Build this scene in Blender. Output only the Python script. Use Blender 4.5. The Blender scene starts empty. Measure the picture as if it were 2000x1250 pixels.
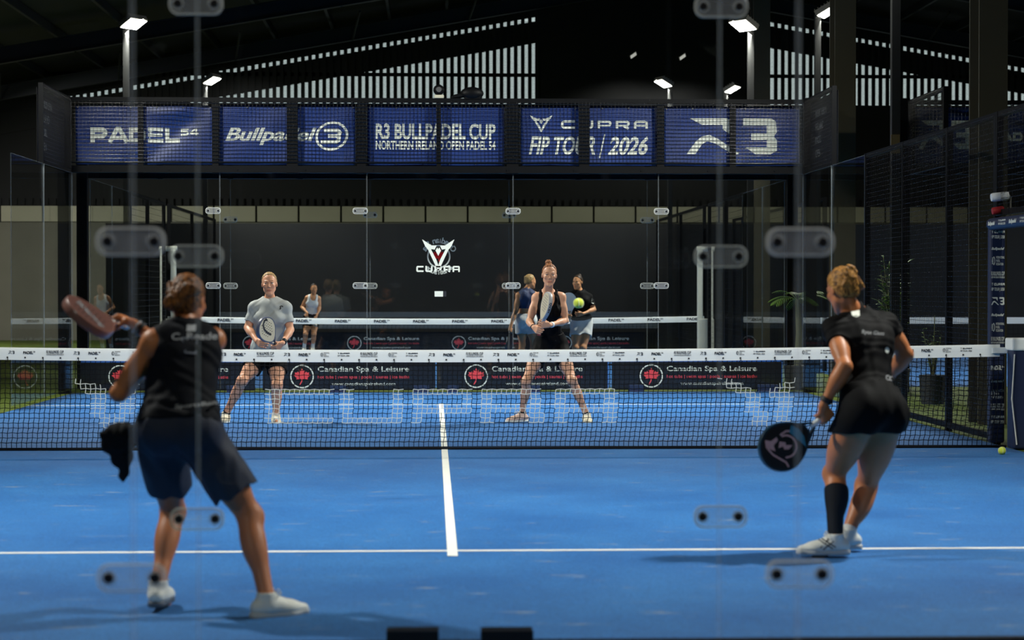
import bpy, bmesh, math, random
import numpy as np
from mathutils import Vector, Matrix
from mathutils.geometry import tessellate_polygon

random.seed(4)
rng = np.random.default_rng(4)
sc = bpy.context.scene
COL = sc.collection

# ---------------------------------------------------------------- camera
F_PX, CAM, YAW, PITCH = 3957.1, (-0.1058, -17.7748, 1.3975), 0.039284, -0.014366
cam_data = bpy.data.cameras.new('camera')
cam_data.sensor_width = 36.0
cam_data.lens = F_PX / 2000.0 * 36.0
cam_data.clip_end = 300
cam_data.dof.use_dof = True
cam_data.dof.focus_distance = 22.5
cam_data.dof.aperture_fstop = 2.8
camera = bpy.data.objects.new('camera', cam_data)
camera.location = CAM
camera.rotation_euler = (math.pi / 2 + PITCH, 0, -YAW)
COL.objects.link(camera)
sc.camera = camera

# ---------------------------------------------------------------- world: overcast daylight outside the shed
world = bpy.data.worlds.new('overcast_sky')
sc.world = world
world.use_nodes = True
_bg = world.node_tree.nodes['Background']
_bg.inputs['Color'].default_value = (0.80, 0.93, 0.92, 1)
_bg.inputs['Strength'].default_value = 0.80

sc.view_settings.view_transform = 'Standard'
sc.view_settings.look = 'None'
sc.view_settings.gamma = 1.0
sc.view_settings.use_curve_mapping = False
sc.view_settings.exposure = -0.2
sc.cycles.transparent_max_bounces = 24
sc.cycles.max_bounces = 7
sc.cycles.diffuse_bounces = 3
sc.cycles.glossy_bounces = 4
sc.cycles.caustics_reflective = False
sc.cycles.caustics_refractive = False
sc.cycles.sample_clamp_indirect = 4.0

LAMP_POWER = 830.0                 # one floodlight head of the court in front
LAMP_COLOR = (1.0, 0.965, 0.90)
# lamp posts: x, y, height, yaw the head looks to (deg from +x), power factor, label
LAMPS = [
    (5.36, 6.0, 6.1, 180, 1.0, 'dark floodlight post with a small metal plate rising behind the right mesh fence'),
    (-5.36, 6.0, 6.1, 0, 1.0, 'floodlight post beside the side glass on the left of the court'),
    (5.36, -6.0, 6.1, 180, 0.85, 'floodlight post beside the right-hand side of the nearer half court'),
    (-5.36, -6.0, 6.1, 0, 0.85, 'floodlight post beside the left-hand side of the nearer half court'),
    (-5.4, 17.6, 6.0, -35, 0.9, 'tall lit floodlight post behind the first banner on the left, cut by the frame top'),
    (5.2, 15.9, 5.8, 215, 0.9, 'tall lit floodlight post standing before the pale column behind the last banner'),
    (-5.2, 28.0, 6.1, -20, 0.9, 'small lit floodlight showing above the left banners before the slatted gable'),
    (5.3, 28.2, 6.1, 200, 0.9, 'small lit floodlight showing above the tour banner, its pole on the dark gable'),
    (6.75, 29.5, 6.1, -28, 0.7, 'small lit floodlight seen edge-on above the last banner'),
    (6.42, 16.4, 6.1, -28, 0.6, 'tall lit floodlight on a slim post right of the pale column'),
    (17.0, 12.0, 6.1, 190, 0.55, 'added unseen floodlight post of the lane on the right'),  # added out of view to light the plants and the right lane
    (17.0, 24.0, 6.1, 190, 0.45, 'second added unseen floodlight post of the lane on the right'),  # also added out of view, for the right lane further back
    (-12.7, 31.0, 6.1, 50, .55, 'added unseen floodlight post of the lane on the far left'),  # added out of view to brighten the left part of the end wall
    (5.4, -15.4, 6.1, 180, 0.14, 'added unseen fill floodlight post on the camera side, right'),  # added out of view as weak fill on the clips and players' backs
    (-5.4, -15.4, 6.1, 0, 0.14, 'added unseen fill floodlight post on the camera side, left'),  # left half of the added fill pair, out of view
]


# ---------------------------------------------------------------- small helpers
def W(px, py, Y):
    """World point on the vertical plane y=Y that the photograph shows at pixel (px, py)."""
    cy_, sy_, cp, sp = math.cos(YAW), math.sin(YAW), math.cos(PITCH), math.sin(PITCH)
    f = np.array([sy_ * cp, cy_ * cp, sp]); r = np.array([cy_, -sy_, 0.0]); u = np.cross(r, f)
    d = f + r * ((px - 1000) / F_PX) + u * ((625 - py) / F_PX)
    t = (Y - CAM[1]) / d[1]
    return np.array(CAM) + d * t


def nrm(v):
    v = np.asarray(v, float)
    return v / (np.linalg.norm(v) + 1e-12)


def tag(o, label=None, cat=None, group=None, kind=None):
    if label: o['label'] = label
    if cat: o['category'] = cat
    if group: o['group'] = group
    if kind: o['kind'] = kind
    return o


def empty(name, loc, label=None, cat=None, group=None):
    o = bpy.data.objects.new(name, None)
    o.empty_display_size = 0.1
    o.location = loc
    COL.objects.link(o)
    return tag(o, label, cat, group)


def raw_obj(name, V, Fc, mat, parent=None, loc=(0, 0, 0), smooth=False):
    """V: (n,3) array, Fc: list of faces or an (m,4) array."""
    me = bpy.data.meshes.new(name)
    V = np.asarray(V, dtype=np.float32).reshape(-1, 3)
    if isinstance(Fc, np.ndarray):
        n, k = Fc.shape
        me.vertices.add(len(V)); me.vertices.foreach_set('co', V.ravel())
        me.loops.add(n * k); me.loops.foreach_set('vertex_index', Fc.astype(np.int32).ravel())
        me.polygons.add(n)
        me.polygons.foreach_set('loop_start', np.arange(0, n * k, k, dtype=np.int32))
        me.update(calc_edges=True)
    else:
        me.from_pydata([tuple(map(float, v)) for v in V], [], [tuple(map(int, f)) for f in Fc])
    me.validate()
    if smooth:
        me.polygons.foreach_set('use_smooth', np.ones(len(me.polygons), dtype=bool))
    for m in (mat if isinstance(mat, (list, tuple)) else [mat]):
        me.materials.append(m)
    o = bpy.data.objects.new(name, me)
    o.location = loc
    COL.objects.link(o)
    if parent is not None:
        o.parent = parent
    return o


def copy_tree(src, loc, label, group=None):
    """Copy a thing and its children (mesh data shared)."""
    r = src.copy(); COL.objects.link(r); r.location = loc
    if label: r['label'] = label
    if group: r['group'] = group
    for ch in list(src.children):
        c = ch.copy(); COL.objects.link(c); c.parent = r
        for g in list(ch.children):
            d = g.copy(); COL.objects.link(d); d.parent = c
    return r


class MB:
    """Collects simple solids, built as one mesh."""
    def __init__(s): s.v, s.f, s.n, s.mi, s.cur = [], [], 0, [], 0
    def add(s, v, f):
        s.v.append(np.asarray(v, float).reshape(-1, 3))
        s.f += [tuple(i + s.n for i in q) for q in f]; s.mi += [s.cur] * len(f); s.n += len(s.v[-1])
    def box(s, a, b):
        x0, y0, z0 = a; x1, y1, z1 = b
        s.add([(x0, y0, z0), (x1, y0, z0), (x1, y1, z0), (x0, y1, z0), (x0, y0, z1), (x1, y0, z1), (x1, y1, z1), (x0, y1, z1)],
              [(3, 2, 1, 0), (4, 5, 6, 7), (0, 1, 5, 4), (1, 2, 6, 5), (2, 3, 7, 6), (3, 0, 4, 7)])
        return s
    def tube(s, pts, r, n=8, caps=True, r2=None):
        pts = [np.asarray(p, float) for p in pts]
        m = len(pts); ring = []
        up0 = None
        for i, p in enumerate(pts):
            t = nrm(pts[min(i + 1, m - 1)] - pts[max(i - 1, 0)])
            ref = np.array([0, 0, 1.0]) if abs(t[2]) < .9 else np.array([1.0, 0, 0])
            if up0 is not None: ref = up0
            a = nrm(np.cross(t, ref)); b = np.cross(a, t); up0 = b
            rr = (r[i] if isinstance(r, (list, tuple)) else r)
            for k in range(n):
                an = 2 * math.pi * (k + .5) / n
                ring.append(p + rr * (a * math.cos(an) + b * math.sin(an)))
        f = []
        for i in range(m - 1):
            for k in range(n):
                k2 = (k + 1) % n
                f.append((i * n + k, i * n + k2, (i + 1) * n + k2, (i + 1) * n + k))
        if caps:
            f.append(tuple(range(n))[::-1]); f.append(tuple((m - 1) * n + k for k in range(n)))
        s.add(ring, f); return s
    def prism(s, pts2, o, u, v, w, t):
        """Extrude a (possibly concave) outline pts2 in the u,v plane at o by thickness t along w."""
        o, u, v, w = map(lambda q: np.asarray(q, float), (o, u, v, w)); n = len(pts2)
        A = [o + u * p[0] + v * p[1] for p in pts2]; B = [q + w * t for q in A]
        tri = tessellate_polygon([[Vector((p[0], p[1], 0)) for p in pts2]])
        f = [tuple(q) for q in tri] + [tuple(i + n for i in q[::-1]) for q in tri]
        f += [(i, (i + 1) % n, n + (i + 1) % n, n + i) for i in range(n)]
        s.add(A + B, f); return s
    def sphere(s, c, r, n=16, m=10):
        v = []; f = []
        r = np.broadcast_to(np.asarray(r, float), (3,))
        for i in range(m + 1):
            th = math.pi * i / m
            for k in range(n):
                ph = 2 * math.pi * k / n
                v.append((c[0] + r[0] * math.sin(th) * math.cos(ph), c[1] + r[1] * math.sin(th) * math.sin(ph), c[2] + r[2] * math.cos(th)))
        for i in range(m):
            for k in range(n):
                k2 = (k + 1) % n
                f.append((i * n + k, (i + 1) * n + k, (i + 1) * n + k2, i * n + k2))
        s.add(v, f); return s
    def build(s, name, mat, parent=None, loc=(0, 0, 0), smooth=False, bevel=0):
        V = np.concatenate(s.v) if s.v else np.zeros((0, 3))
        o = raw_obj(name, V, s.f, mat, parent, loc)
        if isinstance(mat, (list, tuple)) and len(mat) > 1 and len(o.data.polygons) == len(s.mi):
            o.data.polygons.foreach_set('material_index', s.mi)
        bm = bmesh.new(); bm.from_mesh(o.data)
        bmesh.ops.recalc_face_normals(bm, faces=bm.faces)
        bm.to_mesh(o.data); bm.free()
        if smooth:
            for p in o.data.polygons: p.use_smooth = True
            try: o.data.set_sharp_from_angle(angle=math.radians(38))
            except Exception: pass
        if bevel:
            mo = o.modifiers.new('bevel', 'BEVEL'); mo.width = bevel; mo.segments = 2; mo.limit_method = 'ANGLE'
        return o


def wires(segs, w):
    """Square wires for a list of segments: (n,2,3) array -> V, F arrays (open ended)."""
    S = np.asarray(segs, float).reshape(-1, 2, 3)
    t = S[:, 1] - S[:, 0]; t /= np.linalg.norm(t, axis=1, keepdims=True) + 1e-12
    ref = np.where(np.abs(t[:, 2:3]) < .9, np.array([[0, 0, 1.0]]), np.array([[1.0, 0, 0]]))
    a = np.cross(t, ref); a /= np.linalg.norm(a, axis=1, keepdims=True); b = np.cross(a, t)
    w = np.broadcast_to(np.asarray(w, float), (len(S),))[:, None] * .5
    V = np.stack([S[:, e] + sa * a * w + sb * b * w for e in (0, 1) for sa, sb in ((-1, -1), (1, -1), (1, 1), (-1, 1))], axis=1)
    base = (np.arange(len(S)) * 8)[:, None, None]
    q = np.array([(0, 1, 5, 4), (1, 2, 6, 5), (2, 3, 7, 6), (3, 0, 4, 7)])[None]
    return V.reshape(-1, 3), (base + q).reshape(-1, 4)


def mesh_grid(o, u, v, lu, lv, pitch, w=.004):
    """Welded wire mesh spanning lu x lv from corner o."""
    o, u, v = np.asarray(o, float), np.asarray(u, float), np.asarray(v, float)
    n = np.cross(u, v)
    S = [(o + u * x, o + u * x + v * lv) for x in np.arange(0, lu + 1e-6, pitch)]
    S += [(o + v * z + n * w, o + v * z + u * lu + n * w) for z in np.arange(0, lv + 1e-6, pitch)]
    return wires(S, [w * .72] * len(np.arange(0, lu + 1e-6, pitch)) + [w * 1.15] * len(np.arange(0, lv + 1e-6, pitch)))


# ---------------------------------------------------------------- materials
def M(name, col, rough=.55, metal=0.0, spec=.5, var=.12, vscale=8.0, bump=0.0, bscale=120.0, emit=0.0, sheen=0.0):
    m = bpy.data.materials.new(name); m.use_nodes = True
    nt = m.node_tree; b = nt.nodes['Principled BSDF']
    tc = nt.nodes.new('ShaderNodeTexCoord')
    nz = nt.nodes.new('ShaderNodeTexNoise'); nz.inputs['Scale'].default_value = vscale; nz.inputs['Detail'].default_value = 5
    nt.links.new(tc.outputs['Object'], nz.inputs['Vector'])
    mx = nt.nodes.new('ShaderNodeMix'); mx.data_type = 'RGBA'
    c = np.array(col[:3])
    mx.inputs[6].default_value = (*(c * (1 - var)), 1); mx.inputs[7].default_value = (*np.minimum(c * (1 + var), 1), 1)
    nt.links.new(nz.outputs['Fac'], mx.inputs[0]); nt.links.new(mx.outputs[2], b.inputs['Base Color'])
    b.inputs['Roughness'].default_value = rough; b.inputs['Metallic'].default_value = metal
    b.inputs['Specular IOR Level'].default_value = spec
    if sheen: b.inputs['Sheen Weight'].default_value = sheen
    if bump:
        n2 = nt.nodes.new('ShaderNodeTexNoise'); n2.inputs['Scale'].default_value = bscale; n2.inputs['Detail'].default_value = 3
        nt.links.new(tc.outputs['Object'], n2.inputs['Vector'])
        bp = nt.nodes.new('ShaderNodeBump'); bp.inputs['Strength'].default_value = bump; bp.inputs['Distance'].default_value = .01
        nt.links.new(n2.outputs['Fac'], bp.inputs['Height']); nt.links.new(bp.outputs['Normal'], b.inputs['Normal'])
    if emit:
        b.inputs['Emission Color'].default_value = (*col[:3], 1); b.inputs['Emission Strength'].default_value = emit
    return m


def srgb(r, g, b):
    f = lambda c: (c / 255 / 12.92) if c <= 10 else ((c / 255 + .055) / 1.055) ** 2.4
    return (f(r), f(g), f(b))


def glass_mat(name, tint=(.968, .978, .975), boost=1.0):
    """A clear pane: mirror-like by Fresnel on the side facing out, clear otherwise (no refraction: the pane is flat)."""
    m = bpy.data.materials.new(name); m.use_nodes = True; nt = m.node_tree
    nt.nodes.remove(nt.nodes['Principled BSDF']); out = nt.nodes['Material Output']
    tr = nt.nodes.new('ShaderNodeBsdfTransparent'); tr.inputs[0].default_value = (*tint, 1)
    gl = nt.nodes.new('ShaderNodeBsdfGlossy'); gl.inputs['Roughness'].default_value = 0.0
    fr = nt.nodes.new('ShaderNodeFresnel'); fr.inputs['IOR'].default_value = 1.5
    ge = nt.nodes.new('ShaderNodeNewGeometry')
    inv = nt.nodes.new('ShaderNodeMath'); inv.operation = 'SUBTRACT'; inv.inputs[0].default_value = 1.0
    nt.links.new(ge.outputs['Backfacing'], inv.inputs[1])
    mu = nt.nodes.new('ShaderNodeMath'); mu.operation = 'MULTIPLY'
    nt.links.new(fr.outputs[0], mu.inputs[0]); nt.links.new(inv.outputs[0], mu.inputs[1])
    bo = nt.nodes.new('ShaderNodeMath'); bo.operation = 'MULTIPLY'; bo.inputs[1].default_value = boost; bo.use_clamp = True
    nt.links.new(mu.outputs[0], bo.inputs[0])
    mx = nt.nodes.new('ShaderNodeMixShader')
    nt.links.new(bo.outputs[0], mx.inputs[0]); nt.links.new(tr.outputs[0], mx.inputs[1]); nt.links.new(gl.outputs[0], mx.inputs[2])
    nt.links.new(mx.outputs[0], out.inputs['Surface'])
    return m


def haze_mat(name, col, opac, rough=.25):
    """Clear plastic or a ground glass edge: part see-through, part pale surface."""
    m = bpy.data.materials.new(name); m.use_nodes = True; nt = m.node_tree
    b = nt.nodes['Principled BSDF']; out = nt.nodes['Material Output']
    b.inputs['Base Color'].default_value = (*col, 1); b.inputs['Roughness'].default_value = rough
    tc = nt.nodes.new('ShaderNodeTexCoord'); nz = nt.nodes.new('ShaderNodeTexNoise'); nz.inputs['Scale'].default_value = 30
    nt.links.new(tc.outputs['Object'], nz.inputs['Vector'])
    mr = nt.nodes.new('ShaderNodeMapRange'); mr.inputs[3].default_value = opac * .7; mr.inputs[4].default_value = opac * 1.3
    nt.links.new(nz.outputs['Fac'], mr.inputs[0])
    tr = nt.nodes.new('ShaderNodeBsdfTransparent'); mx = nt.nodes.new('ShaderNodeMixShader')
    nt.links.new(mr.outputs[0], mx.inputs[0]); nt.links.new(tr.outputs[0], mx.inputs[1]); nt.links.new(b.outputs[0], mx.inputs[2])
    nt.links.new(mx.outputs[0], out.inputs['Surface'])
    return m


def tint_mat(name, rough=.5, spec=.4, sss=0.0):
    """Colour from the mesh's own colour attribute (skin with lips and brows), slightly mottled."""
    m = bpy.data.materials.new(name); m.use_nodes = True; nt = m.node_tree; b = nt.nodes['Principled BSDF']
    at = nt.nodes.new('ShaderNodeAttribute'); at.attribute_name = 'tint'
    tc = nt.nodes.new('ShaderNodeTexCoord'); nz = nt.nodes.new('ShaderNodeTexNoise'); nz.inputs['Scale'].default_value = 14; nz.inputs['Detail'].default_value = 4
    nt.links.new(tc.outputs['Object'], nz.inputs['Vector'])
    mr = nt.nodes.new('ShaderNodeMapRange'); mr.inputs[3].default_value = .86; mr.inputs[4].default_value = 1.12
    nt.links.new(nz.outputs['Fac'], mr.inputs[0])
    vm = nt.nodes.new('ShaderNodeVectorMath'); vm.operation = 'SCALE'
    nt.links.new(at.outputs['Color'], vm.inputs[0]); nt.links.new(mr.outputs[0], vm.inputs['Scale'])
    nt.links.new(vm.outputs[0], b.inputs['Base Color'])
    b.inputs['Roughness'].default_value = rough; b.inputs['Specular IOR Level'].default_value = spec
    return m


def hair_mat(name, dark, light):
    m = bpy.data.materials.new(name); m.use_nodes = True; nt = m.node_tree; b = nt.nodes['Principled BSDF']
    tc = nt.nodes.new('ShaderNodeTexCoord'); mp = nt.nodes.new('ShaderNodeMapping'); mp.inputs['Scale'].default_value = (1, 1, .35)
    nz = nt.nodes.new('ShaderNodeTexNoise'); nz.inputs['Scale'].default_value = 70; nz.inputs['Detail'].default_value = 4; nz.inputs['Distortion'].default_value = 1.2
    nt.links.new(tc.outputs['Object'], mp.inputs[0]); nt.links.new(mp.outputs[0], nz.inputs['Vector'])
    cr = nt.nodes.new('ShaderNodeValToRGB'); cr.color_ramp.elements[0].position = .35; cr.color_ramp.elements[1].position = .68
    b.inputs['Specular IOR Level'].default_value = .25
    cr.color_ramp.elements[0].color = (*dark, 1); cr.color_ramp.elements[1].color = (*light, 1)
    nt.links.new(nz.outputs['Fac'], cr.inputs[0]); nt.links.new(cr.outputs[0], b.inputs['Base Color'])
    bp = nt.nodes.new('ShaderNodeBump'); bp.inputs['Strength'].default_value = .6; bp.inputs['Distance'].default_value = .006
    nt.links.new(nz.outputs['Fac'], bp.inputs['Height']); nt.links.new(bp.outputs['Normal'], b.inputs['Normal'])
    b.inputs['Roughness'].default_value = .5
    return m


BLACK_STEEL = M('black_steel', (.0028, .0031, .0038), .5, .0, .13, .2, 6)
WIRE = M('black_wire', (.006, .0065, .008), .22, .0, .8)
WHITE_PRINT = M('white_print', srgb(222, 226, 214), .6, var=.05)
RED_PRINT = M('red_print', srgb(226, 66, 72), .6, var=.05)
def film_mat(name, col):
    """Thin window film: scatters light to both sides."""
    m = M(name, col, .6, var=.04); nt = m.node_tree
    tr = nt.nodes.new('ShaderNodeBsdfTranslucent'); tr.inputs[0].default_value = (*col, 1)
    mx = nt.nodes.new('ShaderNodeMixShader'); mx.inputs[0].default_value = .5
    nt.links.new(nt.nodes['Principled BSDF'].outputs[0], mx.inputs[1]); nt.links.new(tr.outputs[0], mx.inputs[2]); nt.links.new(mx.outputs[0], nt.nodes['Material Output'].inputs['Surface'])
    return m


FILM_WHITE = film_mat('white_film', srgb(238, 240, 232)); FILM_RED = film_mat('red_film', srgb(226, 34, 34))
BLACK_PRINT = M('black_print', (.012, .013, .018), .6, var=.1)
BANNER_BLUE = M('banner_blue', srgb(20, 48, 112), .48, spec=.5, var=.14, vscale=1.3)
BANNER_BLACK = M('banner_black', srgb(13, 14, 18), .55, spec=.25, var=.15)
NAVY_PAD = M('navy_padding', srgb(20, 33, 66), .5, var=.15, vscale=5)
BAND_WHITE = M('band_white', srgb(238, 242, 240), .55, var=.06, vscale=3)
CORD = M('net_cord', (.004, .0045, .006), .8, spec=.15)
WHITE_CORD = M('white_cord', srgb(225, 225, 215), .6)
GLASS = glass_mat('pane_glass')
GLASS_EDGE = haze_mat('glass_edge', srgb(190, 200, 205), .17)
CLIP_CLEAR = haze_mat('clip_plastic', srgb(205, 208, 212), .14, .15)
CLIP_RIM = haze_mat('clip_rim', srgb(236, 238, 230), .62, .2)
BOLT = M('dark_bolt', (.012, .012, .014), .4, .3)
CHROME = M('chrome', (.62, .62, .6), .25, .9)
LENS = M('lamp_lens', (1.0, .96, .88), .3, emit=26.0)
LAMP_BODY = M('lamp_body', srgb(110, 108, 98), .4, .3)
POLE = M('lamp_pole', srgb(34, 35, 34), .45, .2)
BALL = M('ball_felt', srgb(200, 214, 60), .85, var=.15, vscale=60, bump=.5, bscale=300, sheen=.3)
BALL_SEAM = M('ball_seam', srgb(225, 228, 205), .8)
# ---------------------------------------------------------------- flat printing (lettering and marks)
_TXT = {}


def text_mesh(s, bold=0.0, shear=0.0):
    key = (s, bold, shear)
    if key not in _TXT:
        cu = bpy.data.curves.new('lettering_curve', 'FONT')
        cu.body = s; cu.size = 1.0; cu.offset = bold; cu.shear = shear; cu.resolution_u = 4
        o = bpy.data.objects.new('lettering_curve', cu); COL.objects.link(o)
        dg = bpy.context.evaluated_depsgraph_get(); dg.update()
        me = bpy.data.meshes.new_from_object(o.evaluated_get(dg))
        V = np.array([v.co[:2] for v in me.vertices]).reshape(-1, 2)
        Fc = [tuple(p.vertices) for p in me.polygons]
        bpy.data.objects.remove(o); bpy.data.curves.remove(cu); bpy.data.meshes.remove(me)
        if len(V):
            V = V - np.array([V[:, 0].min(), V[:, 1].min()])
        _TXT[key] = (V, Fc)
    return _TXT[key]


class Print:
    """2D shapes (u right, v up, metres) laid as a thin print on a plane."""
    def __init__(s): s.v, s.f, s.n = [], [], 0
    def raw(s, V, Fc):
        s.v.append(np.asarray(V, float)); s.f += [tuple(i + s.n for i in q) for q in Fc]; s.n += len(V)
    def text(s, t, x, y, h, w=None, bold=0.0, shear=0.0, align='l'):
        V, Fc = text_mesh(t, bold, shear)
        if not len(V): return s
        sz = V.max(0); k = h / sz[1]; kx = (w / sz[0]) if w else k
        P = V * np.array([kx, k])
        ww = sz[0] * kx
        P = P + np.array([x - (ww / 2 if align == 'c' else ww if align == 'r' else 0), y])
        s.raw(P, Fc); return s
    def poly(s, pts):
        tri = tessellate_polygon([[Vector((p[0], p[1], 0)) for p in pts]])
        s.raw(pts, [tuple(t) for t in tri]); return s
    def ring(s, cx, cy, r0, r1, n=40, a0=0, a1=360, ky=1.0):
        A = np.radians(np.linspace(a0, a1, n + 1))
        P = [(cx + r * math.cos(a), cy + r * ky * math.sin(a)) for a in A for r in (r0, r1)]
        s.raw(P, [(2 * i, 2 * i + 1, 2 * i + 3, 2 * i + 2) for i in range(n)]); return s
    def ell(s, cx, cy, rx, ry, n=32):
        s.raw([(cx + rx * math.cos(2 * math.pi * i / n), cy + ry * math.sin(2 * math.pi * i / n)) for i in range(n)], [tuple(range(n))]); return s
    def rect(s, x0, y0, x1, y1):
        s.raw([(x0, y0), (x1, y0), (x1, y1), (x0, y1)], [(0, 1, 2, 3)]); return s
    def stroke(s, pts, w, close=False):
        P = [np.array(p, float) for p in pts]
        if close: P.append(P[0])
        n = len(P); out = []
        for i in range(n):
            a = P[i] - P[i - 1] if i > 0 else (P[0] - P[-2] if close else P[1] - P[0])
            b = P[i + 1] - P[i] if i < n - 1 else (P[1] - P[0] if close else P[i] - P[i - 1])
            a = a / (np.linalg.norm(a) + 1e-9); b = b / (np.linalg.norm(b) + 1e-9)
            na, nb = np.array([-a[1], a[0]]), np.array([-b[1], b[0]])
            mi = na + nb; mi = mi / (np.linalg.norm(mi) + 1e-9); sc_ = 1 / max(.45, float(mi @ na))
            out += [P[i] + mi * w / 2 * sc_, P[i] - mi * w / 2 * sc_]
        s.raw(out, [(2 * i, 2 * i + 1, 2 * i + 3, 2 * i + 2) for i in range(n - 1)]); return s
    def move(s, dx, dy, k=1.0, kx=None):
        s.v = [v * np.array([kx if kx else k, k]) + np.array([dx, dy]) for v in s.v]; return s
    def rot(s, deg):
        a = math.radians(deg); R = np.array([[math.cos(a), math.sin(a)], [-math.sin(a), math.cos(a)]])
        s.v = [np.asarray(v) @ R for v in s.v]; return s
    def merge(s, o):
        for v in o.v: pass
        n0 = s.n
        s.v += o.v; s.f += [tuple(i + n0 for i in q) for q in o.f]; s.n += o.n; return s
    def build(s, name, mat, parent, origin, u, v, warp=None):
        if not s.v: return None
        P = np.concatenate(s.v); o = np.asarray(origin, float); u = np.asarray(u, float); v = np.asarray(v, float)
        Q = o + P[:, :1] * u + P[:, 1:] * v
        if warp is not None: Q = warp(P, Q)
        return raw_obj(name, Q, s.f, mat, parent)


LEAF = [(0, 1), (.14, .70), (.34, .80), (.27, .42), (.50, .62), (.57, .48), (.88, .52), (.80, .30), (1.0, .18), (.62, -.12), (.68, -.30), (.06, -.24), (.05, -.24),
        (-.05, -.24), (-.68, -.30), (-.62, -.12), (-1.0, .18), (-.80, .30), (-.88, .52), (-.57, .48), (-.50, .62), (-.27, .42), (-.34, .80), (-.14, .70)]


def leaf_print(k):
    p = Print(); p.poly([(x * k, y * k) for x, y in LEAF])
    p.stroke([(0, -.24 * k), (-.05 * k, -.55 * k), (-.28 * k, -.95 * k)], .13 * k)
    return p


def star_print():
    """The winged arrow emblem, unit half-width 1, height 2."""
    p = Print()
    for s in (-1, 1):
        p.poly([(s * x, y) for x, y in [(1.0, 1.0), (.42, .62), (.10, .62), (.22, .36), (.46, .40), (.12, -.25), (0.0, -.62), (0.0, -1.0), (.52, .12), (.62, .34), (.80, .56)]])
        p.poly([(s * x, y) for x, y in [(.06, .50), (.17, .30), (.0, -.02), (0, .38)]])
    return p


def techno(p, word, x, y, w, h, gap, t):
    """Wide squared capitals for the car sponsor's wordmark."""
    for ch in word:
        r = .18 * w
        if ch == 'C': p.stroke([(x + w, y + t / 2), (x + r, y + t / 2), (x + t / 2, y + r), (x + t / 2, y + h - r), (x + r, y + h - t / 2), (x + w, y + h - t / 2)], t)
        if ch == 'U': p.stroke([(x + t / 2, y + h), (x + t / 2, y + r), (x + r, y + t / 2), (x + w - r, y + t / 2), (x + w - t / 2, y + r), (x + w - t / 2, y + h)], t)
        if ch in 'PR':
            p.stroke([(x + t / 2, y), (x + t / 2, y + h - t / 2), (x + w - r, y + h - t / 2), (x + w - t / 2, y + h - r), (x + w - t / 2, y + h * .38 + r * .6), (x + w - r, y + h * .38), (x + t, y + h * .38)], t)
            if ch == 'R': p.stroke([(x + w * .55, y + h * .36), (x + w - t / 2, y)], t)
        if ch == 'A':
            p.stroke([(x + t / 2, y), (x + t / 2, y + h - r), (x + r, y + h - t / 2), (x + w - r, y + h - t / 2), (x + w - t / 2, y + h - r), (x + w - t / 2, y)], t)
            p.rect(x + t, y + h * .3, x + w - t, y + h * .3 + t * .8)
        x += w + gap
    return p


def r3_print():
    """The slanted A-like R and squared 3; spans x 0..1.78, y 0..1."""
    p = Print()
    p.poly([(.0, 0), (.17, 0), (.30, .28), (.40, .36), (.56, .30), (.90, .0), (1.02, 0), (1.02, .03), (.60, .44), (.44, .54), (.30, .50), (.18, .36)])
    p.poly([(.06, 1.0), (.78, 1.0), (.86, .94), (.86, .56), (.98, .42), (.70, .70), (.70, .82), (.30, .82)])
    p.poly([(1.10, 1.0), (1.66, 1.0), (1.74, .92), (1.76, .62), (1.70, .50), (1.76, .40), (1.76, .10), (1.64, .0), (1.34, .0), (1.14, .20), (1.56, .20), (1.56, .40), (1.26, .40), (1.26, .58), (1.56, .58), (1.56, .80), (1.10, .80)])
    return p


def fed_print():
    """Round striped emblem with three stacked words; about 3.2 wide, 1 tall."""
    p = Print(); p.ring(.42, .5, .36, .5, 20, -75, 75)
    for k in range(5): p.rect(.05 + .05 * abs(k - 2), .16 + k * .15, .50, .24 + k * .15)
    for i, t in enumerate(('FEDERATION', 'PADEL', 'INTERNATIONAL')):
        p.text(t, 1.15, .02 + i * .36, .26, (1.75, .95, 2.0)[i], .012)
    return p


def tour_print():
    p = Print(); e = star_print().move(.26, .80, .20); p.merge(e)
    techno(p, 'CUPRA', .66, .66, .42, .26, .07, .09)
    p.text('FIP TOUR | 2026', .0, .0, .44, 3.0, .02, .3)
    return p


def cup_print():
    p = Print(); p.text('R3 BULLPADEL CUP', 0, .42, .60, 3.3, .02); p.text('NORTHERN IRELAND OPEN PADEL 54', 0, .0, .30, 3.3, .015); return p


def padel_print():
    p = Print(); p.text('PADEL', 0, 0, .8, 3.2, .035); p.text('54', 3.25, .45, .40, .62, .03); return p
# ---------------------------------------------------------------- implicit surfaces (bodies, hair, clothes, shoes)
def smin(a, b, k):
    h = np.maximum(k - np.abs(a - b), 0) / k
    return np.minimum(a, b) - h * h * k * .25


class Cap:
    """Tapered capsule from a to b, optionally squashed along direction n by factor q (<1 thins it)."""
    def __init__(s, a, b, ra, rb, n=None, q=1.0):
        s.a, s.b = np.asarray(a, float), np.asarray(b, float); s.ra, s.rb = ra, rb
        s.n = None if n is None else nrm(n); s.q = q
    def d(s, P, inf=0.0):
        ba = s.b - s.a
        X = P - s.a
        if s.n is not None:
            X = X + (X @ s.n)[..., None] * s.n * (1 / s.q - 1); ba = ba + (ba @ s.n) * s.n * (1 / s.q - 1)
        t = np.clip((X @ ba) / (ba @ ba + 1e-12), 0, 1)
        r = np.linalg.norm(X - t[..., None] * ba, axis=-1) - (s.ra + (s.rb - s.ra) * t)
        return r * (s.q if s.n is not None and s.q < 1 else 1) - inf
    def bb(s):
        r = max(s.ra, s.rb) + .02
        return np.minimum(s.a, s.b) - r, np.maximum(s.a, s.b) + r


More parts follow.
